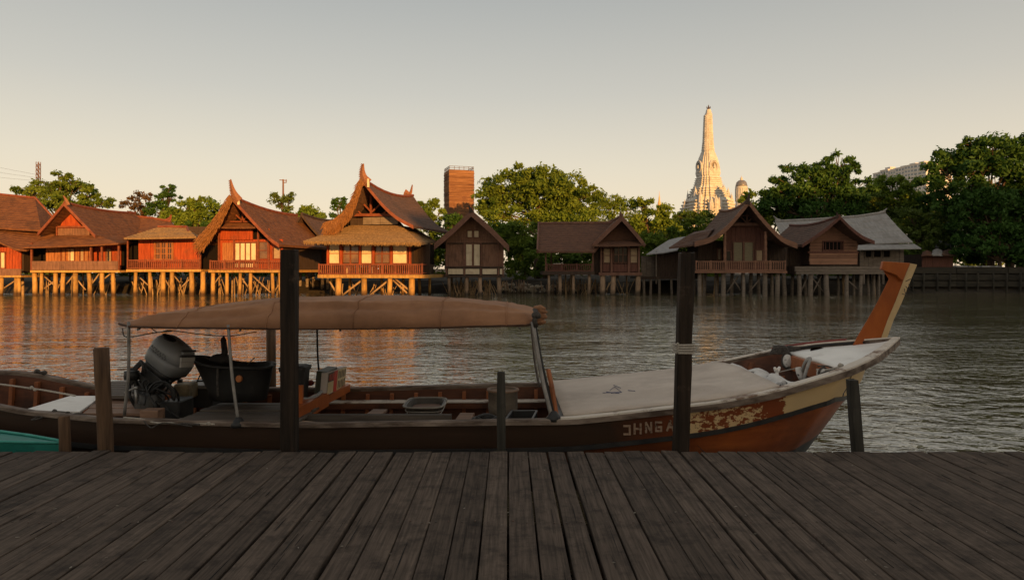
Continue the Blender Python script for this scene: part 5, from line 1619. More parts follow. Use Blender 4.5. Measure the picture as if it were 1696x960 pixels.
def hull_material():
    """varnished bottom, red brown forward and blackened aft and along the waterline"""
    m = hull_var.copy(); m.name = 'hull_bottom_paint'
    t = m.node_tree; N, Lk = t.nodes.new, t.links.new
    b = t.nodes['Principled BSDF']
    src = b.inputs['Base Color'].links[0].from_socket
    tcn = N('ShaderNodeTexCoord'); sp = N('ShaderNodeSeparateXYZ'); Lk(tcn.outputs['Object'], sp.inputs[0])
    nz = N('ShaderNodeTexNoise'); nz.inputs['Scale'].default_value = 2.5; nz.inputs['Detail'].default_value = 8; Lk(tcn.outputs['Object'], nz.inputs[0])
    def add(src_, k):
        q = N('ShaderNodeMath'); q.operation = 'MULTIPLY_ADD'; q.inputs[1].default_value = k; Lk(nz.outputs['Fac'], q.inputs[0]); Lk(src_, q.inputs[2]); return q.outputs[0]
    r1 = N('ShaderNodeMapRange'); r1.inputs['From Min'].default_value = .7; r1.inputs['From Max'].default_value = 2.6; Lk(add(sp.outputs['X'], 1.0), r1.inputs['Value'])
    # waterline paint rises towards the bow
    wl = N('ShaderNodeMath'); wl.operation = 'MULTIPLY_ADD'; wl.inputs[1].default_value = -.25; Lk(sp.outputs['X'], wl.inputs[0]); Lk(sp.outputs['Z'], wl.inputs[2])
    r2 = N('ShaderNodeMapRange'); r2.inputs['From Min'].default_value = -.385; r2.inputs['From Max'].default_value = -.37; Lk(add(wl.outputs[0], .02), r2.inputs['Value'])
    m1 = N('ShaderNodeMix'); m1.data_type = 'RGBA'; m1.inputs['A'].default_value = (.028, .015, .009, 1); Lk(r1.outputs[0], m1.inputs['Factor']); Lk(src, m1.inputs['B'])
    m2 = N('ShaderNodeMix'); m2.data_type = 'RGBA'; m2.inputs['A'].default_value = (.016, .014, .012, 1); Lk(r2.outputs[0], m2.inputs['Factor']); Lk(m1.outputs['Result'], m2.inputs['B'])
    Lk(m2.outputs['Result'], b.inputs['Base Color'])
    return m


stations = list(np.linspace(-8.2, 2.6, 44)) + list(np.linspace(2.75, 3.93, 21)) + [3.96, XE]
FB = .27                               # the band takes this part of the side
def band_f(x):
    return min(.9, interp(x, [-8, 0, 2.5, 3.4, 3.98], [.25, .25, .20, .19, .30]))
for side, nm in ((-1, 'near'), (1, 'far')):
    m = MB().loft([[skin(x, band_f(x) * q / 3, side) for q in range(4)] for x in stations], caps=False, closed=False)
    m.build('sheer_band', MATS.setdefault('sheer_band_paint', None) or MATS.update(sheer_band_paint=peel_material()) or MATS['sheer_band_paint'], boat, smooth=True)
    c = [skin(x, band_f(x) + .012, side) + Vector((0, side * .004, 0)) for x in stations if -8 < x < 3.97]
    m = MB()
    m.loft([[p + Vector((0, side * .022, .022)), p + Vector((0, side * .022, -.022)), p + Vector((0, -side * .02, -.022)), p + Vector((0, -side * .02, .022))] for p in c])
    m.build('rub_strip', black_paint, boat)
m = MB()
fs = lambda x: [band_f(x) + (1 - band_f(x)) * q / 9 for q in range(10)]
m.loft([[skin(x, f, -1) for f in fs(x)] + [skin(x, f, 1) for f in fs(x)[::-1]] for x in stations], caps=False, closed=False)
m.build('hull', hull_material(), boat, smooth=True)
# inside skin and floor
m = MB()
ins = [x for x in stations if x < 3.85]
fi = [-.01, .15, .3, .45, .58]
m.loft([[skin(x, f, -1, .06) for f in fi] + [skin(x, f, 1, .06) for f in fi[::-1]] for x in ins], caps=False, closed=False)
m.build('inner_planking', inner_wood, boat, smooth=True)
m = MB()
p0, p1 = skin(-8.2, 0, -1), skin(-8.2, 0, 1)
MB().prism([skin(-8.2, f, -1) for f in (0, .3, .6, .9)] + [skin(-8.2, f, 1) for f in (.9, .6, .3, 0)], (.05, 0, 0)).build('transom', hull_dark, boat)
# stem timber under the overhanging deck
m = MB()
for a_, b_, mt, nm in ((0, .30, hull_cream, 'stem_head'), (.30, 1, hull_var, 'stem')):
    c = [skin(XE, f, 0) for f in np.linspace(a_, b_, 8)]
    MB().loft([[p + Vector((.03, 0, 0)), p + Vector((-.06, -.035, 0)), p + Vector((-.08, 0, 0)), p + Vector((-.06, .035, 0))] for p in c]).build(nm, mt, boat)
# gunwales
for side in (-1, 1):
    xs2 = list(np.linspace(-8.2, 3.3, 70)) + list(np.linspace(3.36, 4.31, 26))
    rings = []
    for x in xs2:
        p = Vector((x, BY + side * hb(x), hz(x)))
        dx = .01
        t = Vector((2 * dx, side * (hb(min(x + dx, 4.31)) - hb(x - dx)), 0)).normalized()
        nn = Vector((-t.y, t.x, 0)) * (1 if side > 0 else -1)        # outward
        w2 = interp(x, [-8, 2, 3.5, 4.31], [.045, .05, .06, .04])
        h2 = .026
        j = lambda: rnd.uniform(-.003, .003)
        rings.append([p + nn * (w2 * .5 + j()) + Vector((0, 0, -h2 * interp(x, [-1, 2.6], [.7, 1.7]))), p + nn * (w2 * .5 + j()) + Vector((0, 0, h2 * .6)), p + nn * (w2 * .25) + Vector((0, 0, h2 + j())),
                      p - nn * (w2 * 1.0) + Vector((0, 0, h2 + j())), p - nn * (w2 * 1.3) + Vector((0, 0, h2 * .5)), p - nn * (w2 * 1.3) + Vector((0, 0, -h2))])
    g_ = MB().loft(rings).build('gunwale', rim_paint, boat, smooth=False)
    # pale cap board from the cover forward
    rings = []
    for x in [q for q in xs2 if q > (.45 if side < 0 else 1.6)]:
        p = Vector((x, BY + side * hb(x), hz(x)))
        t = Vector((.02, side * (hb(min(x + .01, 4.31)) - hb(x - .01)), 0)).normalized()
        nn = Vector((-t.y, t.x, 0)) * (1 if side > 0 else -1)
        w2 = interp(x, [-8, 2, 3.5, 4.31], [.045, .05, .06, .04])
        rings.append([p + nn * (w2 * .42) + Vector((0, 0, .020)), p + nn * (w2 * .36) + Vector((0, 0, .036)), p - nn * (w2 * 1.3) + Vector((0, 0, .036 + rnd.uniform(-.002, .002))), p - nn * (w2 * 1.35) + Vector((0, 0, .022))])
    MB().loft(rings).build('cap_board', rim_white, g_)
# ribs
for side in (-1, 1):
    for k in range(34):
        x = -6.6 + k * .30
        if x > 3.2 or .5 < x < 2.5: continue
        pts = [skin(x, f, side, .075) for f in (.02, .2, .4, .56)]
        m = MB()
        m.loft([[p + Vector((-.022, 0, 0)), p + Vector((.022, 0, 0)), p + Vector((.022, -side * .045, 0)), p + Vector((-.022, -side * .045, 0))] for p in pts])
        m.build('rib', rib_wood, boat)
fl = MB()
for k in range(7):
    a = -.62 + k * .18
    fl.box(-6.5, 2.9, BY + a, BY + a + .165, .15 + rnd.uniform(0, .01), .18)
    fl.build('floor_board', inner_wood, boat); fl = MB()
# long shelf on the far side and beam on the near side
zf = .555
sh_ = []
for x in np.linspace(-2.3, .5, 12): sh_.append([Vector((x, BY + hb(x) - .30, zf - .07)), Vector((x, BY + hb(x) - .14, zf - .07)), Vector((x, BY + hb(x) - .14, zf)), Vector((x, BY + hb(x) - .30, zf))])
f = MB().loft(sh_).build('side_shelf', inner_wood, boat)
MB().loft([[q[3] + Vector((0, -.012, .001)), q[2] + Vector((0, 0, .001)), q[2] + Vector((0, 0, .014)), q[3] + Vector((0, -.012, .014))] for q in sh_]).build('shelf_edge', rim_white, f)
MB().box(W(487, 700, 7.25).x - .3, W(748, 700, 7.25).x, 7.2, 7.27, .52, .685).build('near_beam', slat_wood, boat)
MB().add([W(613, 684, 7.7), W(640, 677, 8.0), W(608, 677, 8.0), W(600, 684, 7.7)], [(0, 1, 2, 3)])
def board(name, pix, Y, mat, th=.03, parent=boat, label=None):
    """flat board from four (u, v, distance) corners, thickness downwards"""
    pts = [W(u, v, y) for u, v, y in pix]
    return MB().prism(pts, (0, 0, -th)).build(name, mat, parent, bevel=.004, label=label)
board('thwart', [(606, 685, 7.35), (632, 685, 7.35), (642, 677, 7.75), (618, 677, 7.75)], 0, seat_wood, .03)
board('thwart', [(748, 702, 6.88), (776, 702, 6.88), (786, 683, 7.42), (762, 683, 7.42)], 0, seat_wood, .035)
# engine end: red cross frames beside the printed box
MB().bar(W(482, 690, 7.0), W(537, 660, 7.95), .11, .16).build('cross_frame', prow_red, boat)
MB().bar(W(537, 662, 7.95), W(575, 642, 8.72), .08, .09).build('cross_frame', prow_red, boat)
MB().bar(W(486, 661, 7.3), W(502, 661, 7.3), .04, .3).build('cross_frame', prow_red, boat)
# grey end board under the cover
board('end_board', [(922, 697, 6.72), (940, 692, 6.74), (935, 640, 8.5), (918, 641, 8.5)], 0, M('end_board_grey', (.22, .22, .23), (.32, .32, .32), noise=3, rough=.7), .03)
# foredeck cover
rows_ = []
nx, ny = 18, 12
for i in range(nx + 1):
    x = .50 + (2.55 - .50) * i / nx
    row = []
    for j in range(ny + 1):
        s_ = -1 + 2 * j / ny
        xx = x + (.08 * (1 - s_) / 2 if i > nx * .7 else -.0) - (.03 * (s_ + 1) if i == 0 else 0)
        h_ = hb(xx) - .075
        z = hz(xx) + .05 + .035 * (1 - s_ * s_) + .012 * math.sin(xx * 5 + s_ * 3) * (1 - s_ * s_) + rnd.uniform(-.003, .003)
        row.append(Vector((xx, BY + s_ * h_, z)))
    rows_.append(row)
cv_ = MB().sheet(rows_, (0, 0, -.02)).build('foredeck_cover', beige_cover, boat, smooth=True)
m = MB()
for pts in ([(998, 650), (1030, 649), (1012, 650.5)], [(1010, 646), (1018, 640), (1028, 648)], [(1016, 637), (1028, 642)], [(1040, 646), (1052, 647)], [(1004, 648.5), (1026, 651)]):
    q = []
    for u, v in pts:
        # lay the stroke on the cover
        y = 7.6
        for _ in range(8):
            p = W(u, v, y); s_ = (p.y - BY) / (hb(p.x) - .075)
            z = hz(p.x) + .058 + .035 * (1 - s_ * s_) + .012 * math.sin(p.x * 5 + s_ * 3) * (1 - s_ * s_)
            y = (CZ - z) * F / (v - VH)
        q.append(Vector((p.x, y, z)))
    m.tube(q, .0032, 4)
m.build('blue_scrawl', M('ink_blue', (.03, .05, .14), rough=.6), cv_)
# bow: white deck, bulkhead beam
rows_ = []
for i in range(15):
    x = 3.36 + (4.26 - 3.36) * i / 14
    rows_.append([Vector((x - .03 * (1 - abs(s_)), BY + s_ * max(.01, hb(x) - .07), hz(x) - .012 + .02 * (1 - s_ * s_))) for s_ in np.linspace(-1, 1, 9)])
MB().sheet(rows_, (0, 0, -.03)).build('bow_deck', white_paint, boat, smooth=True)
MB().bar((3.33, BY - hbh(3.33) + .13, 1.085), (3.33, BY + hbh(3.33) - .13, 1.085), .06, .17).build('bulkhead_beam', rib_wood, boat, bevel=.006)
MB().bar((3.26, BY - .48, .80), (3.26, BY + .48, .80), .04, .06).build('bulkhead_rail', inner_wood, boat)
MB().bar((2.60, BY - .70, .78), (3.25, BY - .50, .90), .05, .05).build('bow_stringer', rib_wood, boat)
MB().bar((2.60, BY + .70, .78), (3.25, BY + .50, .90), .05, .05).build('bow_stringer', rib_wood, boat)
MB().prism([(3.35, BY + q, z) for q, z in ((-.60, 1.02), (-.42, .80), (-.2, .62), (.2, .62), (.42, .80), (.60, 1.02))], (.02, 0, 0)).build('bulkhead', inner_wood, boat)
# gap shade painted as a black tube, and red lip along the far bow rim
MB().tube([Vector((x, BY + hb(x) - .085, hz(x) + .012)) for x in np.linspace(3.3, 4.05, 12)], .016, 6).build('rim_gap', black_paint, boat)
MB().tube([Vector((x, BY + hb(x) + .03, hz(x) + .034)) for x in np.linspace(3.25, 3.95, 10)], .022, 6).build('rim_lip', M('lip_red', (.16, .02, .015), (.24, .04, .02), noise=5, rough=.5), boat)
MB().loft([[W(1355 + 13 * math.cos(t), 580 - .25 * 0 + 3.2 * math.sin(t), 8.2) + Vector((0, 0, dz)) for t in np.linspace(0, 6.283, 13)[:-1]] for dz in (-.02, .012)]).build('deck_fitting', MATS['lip_red'], boat)
# prow blade: a broad raked timber with a stepped head and a pale bevelled edge
PYW = 7.98
front = [(1412, 572), (1421, 555), (1436, 530), (1453, 500), (1472, 462), (1461, 446), (1464, 433), (1508, 436), (1500, 455), (1484, 497), (1470, 530), (1455, 572)]
A_ = [W(u, v, PYW) for u, v in front]
Bk = [p + Vector((.10, .17, 0)) for p in A_]
m = MB().loft([A_, Bk])
pb_ = m.build('prow_blade', prow_red, boat, bevel=.006)
edge = [(1508, 436), (1500, 455), (1484, 497), (1470, 530), (1455, 572)]
off = [(1519, 438), (1510, 460), (1494, 500), (1480, 530), (1465, 572)]
e0 = [W(u, v, PYW - .004) for u, v in edge]; e1 = [W(u, v, PYW + .08) for u, v in off]
MB().loft([[a, b, b + Vector((.03, .11, 0)), a + Vector((.08, .165, 0))] for a, b in zip(e0, e1)]).build('pale_edge', hull_cream, pb_)
hd = [(1460, 446), (1463, 432.5), (1508, 435.5), (1503, 447), (1496, 466), (1486, 456)]
MB().prism([W(u, v, PYW - .055) for u, v in hd], (0, .05, 0)).build('prow_head', prow_red, pb_, bevel=.006)
m = MB()
for pts in ([(1500, 466), (1508, 462), (1511, 463)], [(1500, 474), (1506, 481)], [(1494, 486), (1502, 489)], [(1498, 478), (1500, 488)], [(1505, 470), (1507, 478)]):
    m.tube([W(u, v, PYW + .02) for u, v in pts], .004, 4)
m.build('scratch_mark', black_paint, pb_)
# canopy of canvas on bent poles
XL, XR = -3.93, .36
PRF_T = [(197, 534), (208, 526), (225, 515), (330, 503), (430, 493), (560, 491), (680, 492), (760, 496), (840, 504), (882, 511), (905, 518)]
PRF_B = [(197, 541), (215, 543), (300, 545), (500, 547.5), (700, 546), (800, 543), (880, 541), (893, 537), (905, 528)]
rings = []
nst = 64
for i in range(nst + 1):
    u = 197 + (905 - 197) * i / nst
    vt, vb = interp(u, *zip(*PRF_T)), interp(u, *zip(*PRF_B))
    ends = min(1, (i + 2.2) / 4, (nst - i + .8) / 4)
    zb = CZ - (vb - 3.0 - VH) / F * 6.93
    zt = max(CZ - (vt - VH) / F * 7.6, zb + .02)
    hwid = .83 * (.55 + .45 * ends)
    x = (u - CX) / F * (BY - hwid)
    row = []
    for j in range(25):
        s_ = -1 + 2 * j / 24
        a = abs(s_)
        arch = (1 - a ** 2.6)
        z = zb + (zt - zb) * (interp(a, [0, .35, .62, .80, .90, 1.0], [1, .985, .88, .60, .45, 0.0]))
        f_ = .012 * math.sin(u * .021 + s_ * 4) + .030 * math.sin(u * .009 + a * 24) * (a > .5) + .006 * math.sin(u * .085 - a * 11) + .006 * math.sin(u * .19 + a * 17) * (.3 + abs(math.sin(u * .013))) + .012 * abs(math.sin((u - 197) * .0205)) * (a > .6)
        yy = BY + s_ * hwid + (.010 * math.sin(z * 60 + u * .012) if a > .6 else 0)
        row.append(Vector((x, yy - f_ * (1 if s_ < 0 else -1) * (a > .5) * ends, z + f_ * .5 * ends * (a < .97))))
    rings.append(row)
cn = MB().sheet(rings, lambda p: Vector((0, -.012 if p.y > BY else .012, -.008))).build('canopy', canvas, boat, smooth=True)
m = MB()
for j in (0, 24):
    m.tube([r_[j] + Vector((0, .01 if j == 0 else -.01, -.002)) for r_ in rings[:-2]], .012, 6)
m.build('hem', M('hem_shade', (.05, .025, .014), (.09, .045, .026), noise=6, rough=.9), cn)  # hem coloured dark for the shaded line under the canopy edge
for i in (9, 22, 35, 48, 58):
    MB().tube([p + Vector((0, 0, .004)) for p in rings[i]], .007, 5).build('seam', canvas, cn, smooth=True)
for i in (3, 18, 33, 48, 60):
    MB().tube([p + Vector((0, .02 if p.y < BY else -.02, -.03)) for p in rings[i]], .012, 6).build('canopy_hoop', steel, boat, smooth=True)
# gathered front end and its ties
m = MB()
for q in range(7):
    a = W(886, 511 + q * 4, 7.05); b = W(904 + 3 * math.sin(q * 2.1), 512 + q * 3.6 + 2 * math.sin(q), 7.0)
    m.tube([a, a.lerp(b, .5) + Vector((0, -.02, .01)), b], [.03, .034, .012], 7)
m.build('gathered_end', canvas, cn, smooth=True)
m = MB()
for q in range(3):
    u = 884 + q * 2
    m.tube([W(u, 512, 7.02), W(u + 3, 520, 6.9), W(u - 1, 530, 6.88), W(u + 2, 541, 6.9)], .013, 6)
m.blob(W(888, 522, 6.9), (.05, .04, .04)).build('tie_cord', rope_dark, cn, smooth=True)
for (u0, v0, y0, u1, v1, y1, r_, mt) in ((213, 541, 6.93, 206, 687, 6.92, .016, steel), (378, 546, 6.93, 395, 700, 6.80, .016, steel), (882, 541, 6.93, 914, 691, 6.70, .021, steel), (886, 541, 6.95, 920, 690, 6.74, .012, rubber), (525, 546, 8.45, 531, 640, 8.55, .012, rubber), (880, 541, 8.4, 893, 640, 8.7, .016, steel), (213, 541, 8.4, 209, 655, 8.4, .016, steel)):
    a, b = W(u0, v0, y0), W(u1, v1, y1)
    mid = a.lerp(b, .5) + Vector((.02 if u0 < 300 else -.012, 0, 0))
    MB().tube(curve([a + Vector((0, 0, .05)), mid, b], 5), r_, 8).build('canopy_pole', mt, boat, smooth=True)
for u, v, y in ((395, 701, 6.80), (917, 691, 6.71)):
    p = W(u, v, y)
    MB().lathe([(.075, -.03), (.075, 0), (.05, .03), (.03, .06), (.0, .065)], p, 12).build('pole_foot', rubber, boat, smooth=True)
MB().tube([W(908, 612, 6.9), W(914, 640, 6.8), W(922, 690, 6.75)], .025, 6).build('pole_stay', rib_wood, boat)
m = MB().tube(curve([W(203, 543, 7), W(206, 556, 7), W(222, 557, 6.98), W(255, 551, 6.95), W(285, 548, 6.94)], 6), .006, 5)
m.tube(curve([W(250, 543, 6.98), W(262, 550, 6.97), W(283, 547, 6.95), W(330, 553, 6.97), W(380, 556, 6.95), W(425, 549, 6.96)], 6), .005, 5)
m.build('sagging_cord', rope_dark, cn)
# registration letters on the band, plain stencil strokes
cream_letter = M('letter_cream', (.27, .18, .125), (.36, .25, .175), noise=14, rough=.7, dirt=(.08, .04, .025), dirt_scale=22, dirt_lo=.54, dirt_hi=.62)
STROKES = {'ko': [(0, 1, 1, 1), (1, 1, 1, 0), (1, 0, 0, 0)], 'H': [(0, 0, 0, 1), (1, 0, 1, 1), (0, .5, 1, .5)], 'N': [(0, 0, 0, 1), (1, 0, 1, 1), (0, 1, 1, 0)],
           'G': [(1, 1, 0, 1), (0, 1, 0, 0), (0, 0, 1, 0), (1, 0, 1, .45), (1, .45, .5, .45)], 'A': [(0, 0, .5, 1), (1, 0, .5, 1), (.2, .35, .8, .35)]}
def side_pt(u, v):
    y = 6.66
    for _ in range(10):
        p = W(u, v, y)
        f = (hz(p.x) - .03 - p.z) / (hz(p.x) - .03 + .28)
        y = skin(p.x, max(0, f), -1).y
    return W(u, v, y - .007)
for ch_, u0, u1, v0, v1 in (('ko', 1034, 1043, 705, 718.5), ('H', 1051, 1061, 702, 717), ('N', 1070, 1078.5, 700, 715), ('G', 1086.5, 1095, 699, 713), ('A', 1105, 1115, 697, 712)):
    m = MB()
    for (a, b, c_, d) in STROKES[ch_]:
        p, q = side_pt(u0 + (u1 - u0) * a, v1 + (v0 - v1) * b), side_pt(u0 + (u1 - u0) * c_, v1 + (v0 - v1) * d)
        e = (q - p).normalized() * .009
        off_ = Vector((0, -.0007 * len(m.f) / 6, 0))
        m.bar(p - e + off_, q + e + off_, .019, .006, up=(0, -1, 0))
    m.build('painted_letter', cream_letter, boat)

# ------------------------------------------------------------------ things in the boat
def top(name, label, cat, loc, group=None, yaw=0.0):
    return thing(name, label, cat, loc, yaw, group)


# white board and brown boards on the stern
def lay(name, label, cat, pix, mat, th=.025, group=None):
    pts = [W(u, v, y) for u, v, y in pix]
    c = sum(pts, Vector()) / len(pts)
    return tag(MB().prism(pts, (0, 0, -th)).build(name, mat, at=c - Vector((0, 0, th)), bevel=.003), label, cat, group)
zz = .74
yz = lambda v, z=zz: (CZ - z) * F / (v - VH)
lay('loose_board', 'white painted board lying flat in the stern', 'board', [(40, 678, yz(678)), (132, 681, yz(681)), (168, 655, yz(655)), (116, 655, yz(655))], white_paint)
sb = top('stern_decking', 'worn tan boards on the stern behind the round brown post', 'decking', W(195, 684, yz(684)))
for k in range(3):
    va, vb = 684 - k * 9, 684 - (k + 1) * 9 + 1.2
    MB().prism([W(137 + k * 9, va, yz(va, .72)), W(240 + k * 4, va, yz(va, .72)), W(244 + k * 4, vb, yz(vb, .72)), W(146 + k * 9, vb, yz(vb, .72))], (0, 0, -.03)).build('board', seat_wood, sb, bevel=.003)
sb = top('stern_grating', 'dark ridged grating at the far side of the stern, left of the outboard motor', 'grating', W(190, 655, yz(655, .78)))
for k in range(7):
    va = 655 - k * 3.6; vb = va - 2.9
    MB().prism([W(158 + k * 4, va, yz(va, .78)), W(226, va, yz(va, .78)), W(226, vb, yz(vb, .78)), W(161 + k * 4, vb, yz(vb, .78))], (0, 0, -.03)).build('slat', slat_wood, sb)

# raised plank platform
pf_ = top('plank_platform', 'grey brown slatted platform in front of the black tub', 'platform', (-2.85, 7.4, .66))
for k in range(6):
    ya = 6.90 + k * .165
    MB().box(-3.36 + .03 * k - .02 * k, -2.12, ya, ya + .138, .66, .69 + rnd.uniform(-.006, .008)).build('plank', slat_wood, pf_, bevel=.004)
for x in (-3.2, -2.3): MB().box(x, x + .06, 6.92, 7.85, .60, .66).build('bearer', slat_wood, pf_)

# black tub
tub_mat = M('tub_black', (.012, .012, .012), (.028, .026, .025), noise=3, rough=.6, bump=.1, dirt=(.05, .045, .04), dirt_scale=4, dirt_lo=.6)
tc_ = W(396, 660, 7.72)
tb = top('tub', 'big black rubber tub with a flared rim and an orange dot', 'tub', tc_)
def tub_ring(r_, z, fl):
    out = []
    for k in range(28):
        th = 2 * math.pi * k / 28
        x, y = r_ * math.cos(th), r_ * .72 * math.sin(th)
        lf = max(0, -math.cos(th)) ** 2
        out.append(tc_ + Vector((x - fl * lf * .14, y, z + fl * (lf * .09 + .012 * math.sin(th * 3)))))
    return out
zr = (CZ - (604 - VH) / F * 7.72) - tc_.z
MB().loft([tub_ring(.30, 0, 0), tub_ring(.325, zr * .3, .2), tub_ring(.352, zr * .65, .55), tub_ring(.372, zr * .93, .9), tub_ring(.392, zr * .97, 1), tub_ring(.392, zr, 1), tub_ring(.355, zr, 1), tub_ring(.335, zr * .6, .5), tub_ring(.28, .06, 0)]).build('shell', tub_mat, tb, smooth=True)
MB().tube(tub_ring(.388, zr * .985, 1) + tub_ring(.388, zr * .985, 1)[:1], .016, 6).build('rim', tub_mat, tb, smooth=True)
p = W(395.5, 627, 7.72 - .262)
MB().lathe([(.001, -.012), (.03, -.01), (.03, .0), (.026, .006), (.001, .007)], (0, 0, 0), 16)
m = MB()
m.loft([[p + Vector((r_ * math.cos(t), -d, r_ * 1.15 * math.sin(t))) for t in np.linspace(0, 6.283, 17)[:-1]] for r_, d in ((.032, -.03), (.032, .006), (.024, .010))])
m.build('orange_dot', M('dot_orange', (.42, .13, .035), (.5, .2, .07), noise=20, rough=.6), tb)
m = MB().tube(curve([W(361, 607, 7.45), W(360, 630, 7.43), W(361, 655, 7.45)], 4), .012, 6)
m.build('handle_rope', rope_dark, tb)
m = MB().blob(W(366, 594, 7.7), (.14, .1, .06)).blob(W(356, 596, 7.75), (.07, .08, .035))
o = tag(m.build('dark_bundle', M('cloth_black', (.02, .018, .018), (.04, .035, .034), noise=6, rough=.95), at=W(366, 600, 7.7), smooth=True, subsurf=1), 'dark cloth bundle lying in the left rim of the black tub', 'bundle')
cf = curve([W(366, 592, 7.7), W(372, 585, 7.7), W(371, 572, 7.7), W(370, 562, 7.7), W(371, 555, 7.7)], 5)
o = MB().tube(cf, [interp(i, [0, 4, 9, 15, 18, 20], [.03, .036, .032, .03, .012, .004]) for i in range(len(cf))], 9).build('wrapped_handle', MATS['cloth_black'], at=W(366, 592, 7.7), smooth=True)
tag(o, 'black wrapped handle standing upright out of the tub bundle', 'handle')
o = MB().tube(curve([W(410, 604, 7.7), W(415, 598, 7.7), W(422, 592, 7.7)], 4), .006, 5).tube(curve([W(333, 589, 7.7), W(345, 594, 7.7), W(356, 601, 7.72)], 4), .006, 5).build('stiff_cord', rope_dark, at=W(410, 604, 7.7))
tag(o, 'thin stiff cord ends poking out over the tub rim', 'cord')

# dark bin half hidden by the tall post
bc = W(489, 663, 7.75)
bn = top('bin', 'upright dark bin with a lid half hidden behind the tall brown post', 'bin', bc)
zt = (CZ - (609 - VH) / F * 7.75)
hw0, hw1 = .108, .132
MB().loft([[Vector((bc.x + a * q, bc.y + b * q, z)) for a, b in ((-1, -.8), (-.8, -1), (.8, -1), (1, -.8), (1, .8), (.8, 1), (-.8, 1), (-1, .8))] for q, z in ((hw0, bc.z), (hw1, zt - .03), (hw1 + .012, zt - .028), (hw1 + .012, zt))]).build('body', tub_mat, bn)
MB().loft([[Vector((bc.x + a * q, bc.y + b * q, z)) for a, b in ((-1, -.8), (-.8, -1), (.8, -1), (1, -.8), (1, .8), (.8, 1), (-.8, 1), (-1, .8))] for q, z in ((hw1 + .018, zt), (hw1 + .015, zt + .02), (hw1 - .03, zt + .035))]).build('lid', tub_mat, bn)

# red things and clutter behind the bin
o = MB().blob(W(514, 634, 8.3), (.05, .05, .035)).blob(W(508, 637, 8.3), (.035, .04, .03)).build('red_rag', M('rag_red', (.22, .03, .025), (.32, .06, .04), noise=8, rough=.9), at=W(512, 640, 8.3), smooth=True, subsurf=1)
tag(o, 'crumpled dark red rag between the bin and the printed box', 'rag')
o = MB().tube(curve([W(500, 660, 7.5), W(512, 660, 7.55), W(524, 655, 7.6), W(533, 648, 7.7)], 5), .018, 7).build('hose', M('hose_grey', (.22, .22, .22), (.3, .3, .3), noise=5, rough=.5), at=W(500, 660, 7.5), smooth=True)
tag(o, 'pale grey hose bending below the printed box', 'hose')

# printed carton: dark end, pale top, red and cream printed side turned to the right
bxl = top('printed_box', 'battered carton with a dark end and a side printed in red and cream', 'box', W(545, 655, 8.0))
e_ = [W(520, 655, 7.9), W(536, 655, 7.88), W(541, 616, 7.9), W(524, 614, 7.92)]
s_ = [W(540, 655, 7.86), W(571, 640, 8.75), W(574, 605, 8.8), W(543, 616, 7.9)]
bk_ = Vector((-.12, .9, .0))
MB().prism(e_, (.02, .42, 0)).build('dark_can', M('can_olive', (.05, .055, .04), (.09, .09, .065), noise=6, rough=.6, dirt=(.02, .02, .015), dirt_scale=8), bxl, bevel=.006)
carton = M('carton_pale', (.40, .35, .32), (.5, .44, .4), noise=4, rough=.8)
sd0 = [W(540, 655, 7.86), W(571, 640, 8.75), W(574, 606, 8.75), W(543, 617, 7.86)]
side_n = (sd0[1] - sd0[0]).cross(Vector((0, 0, 1))).normalized()
inn = -side_n * .07
if inn.x > 0: inn = -inn
MB().prism(sd0, inn).build('carton', carton, bxl)
def on_side(a, b):
    lo_ = sd0[0].lerp(sd0[1], a); hi_ = sd0[3].lerp(sd0[2], a)
    return lo_.lerp(hi_, b) - inn.normalized() * .004
def panel(name, a0, b0, a1, b1, mat, d=.004):
    MB().prism([on_side(a0, b0), on_side(a1, b0), on_side(a1, b1), on_side(a0, b1)], -inn.normalized() * d).build(name, mat, bxl)
pr_red = M('print_red', (.45, .03, .015), (.55, .05, .02), noise=6, rough=.55)
pr_cream = M('print_cream', (.50, .38, .20), (.6, .48, .28), noise=9, rough=.6)
pr_dark = M('print_dark', (.07, .045, .03), (.12, .07, .04), noise=12, rough=.6)
panel('print_panel', .03, .05, .30, .55, pr_cream); panel('print_panel', .03, .57, .30, .97, pr_dark); panel('print_panel', .31, .03, .48, .97, pr_red); panel('print_panel', .50, .03, .97, .97, pr_cream)
for k in range(5):
    for b0, b1 in ((.10, .46), (.56, .90)):
        panel('print_bar', .54 + k * .085, b0, .575 + k * .085, b1 - .02 * (k % 2), pr_dark, .007)
for k in range(3): panel('print_bar', .07 + k * .08, .62, .10 + k * .08, .9, pr_red, .007)

# tray stack, planks, bucket, crates amidships
tr = top('enamel_basin', 'rounded rectangular pale rimmed basin resting on the boat shelf amidships', 'basin', W(705, 684, 7.95))
tcn_ = W(705, 682, 7.95)
def rr_ring(a, b, z, r_=.35, n=24):
    out = []
    for k in range(n):
        th = 2 * math.pi * k / n
        c_, s_ = math.cos(th), math.sin(th)
        out.append(tcn_ + Vector((a * math.copysign(abs(c_) ** .5, c_), b * math.copysign(abs(s_) ** .5, s_), z)))
    return out
basin_m = M('basin_dark', (.045, .04, .035), (.08, .07, .06), noise=5, rough=.5)
MB().loft([rr_ring(.15, .20, -.02), rr_ring(.19, .26, .05), rr_ring(.215, .30, .10), rr_ring(.235, .32, .105), rr_ring(.20, .28, .108), rr_ring(.17, .24, .02)]).build('basin', basin_m, tr, smooth=False)
MB().tube(rr_ring(.232, .315, .108) + rr_ring(.232, .315, .108)[:1], .010, 6).build('rim', M('basin_rim', (.20, .18, .15), (.28, .25, .21), noise=8, rough=.5), tr, smooth=True)
MB().loft([rr_ring(.17, .24, .045), rr_ring(.165, .235, .05)]).build('contents', seat_wood, tr)
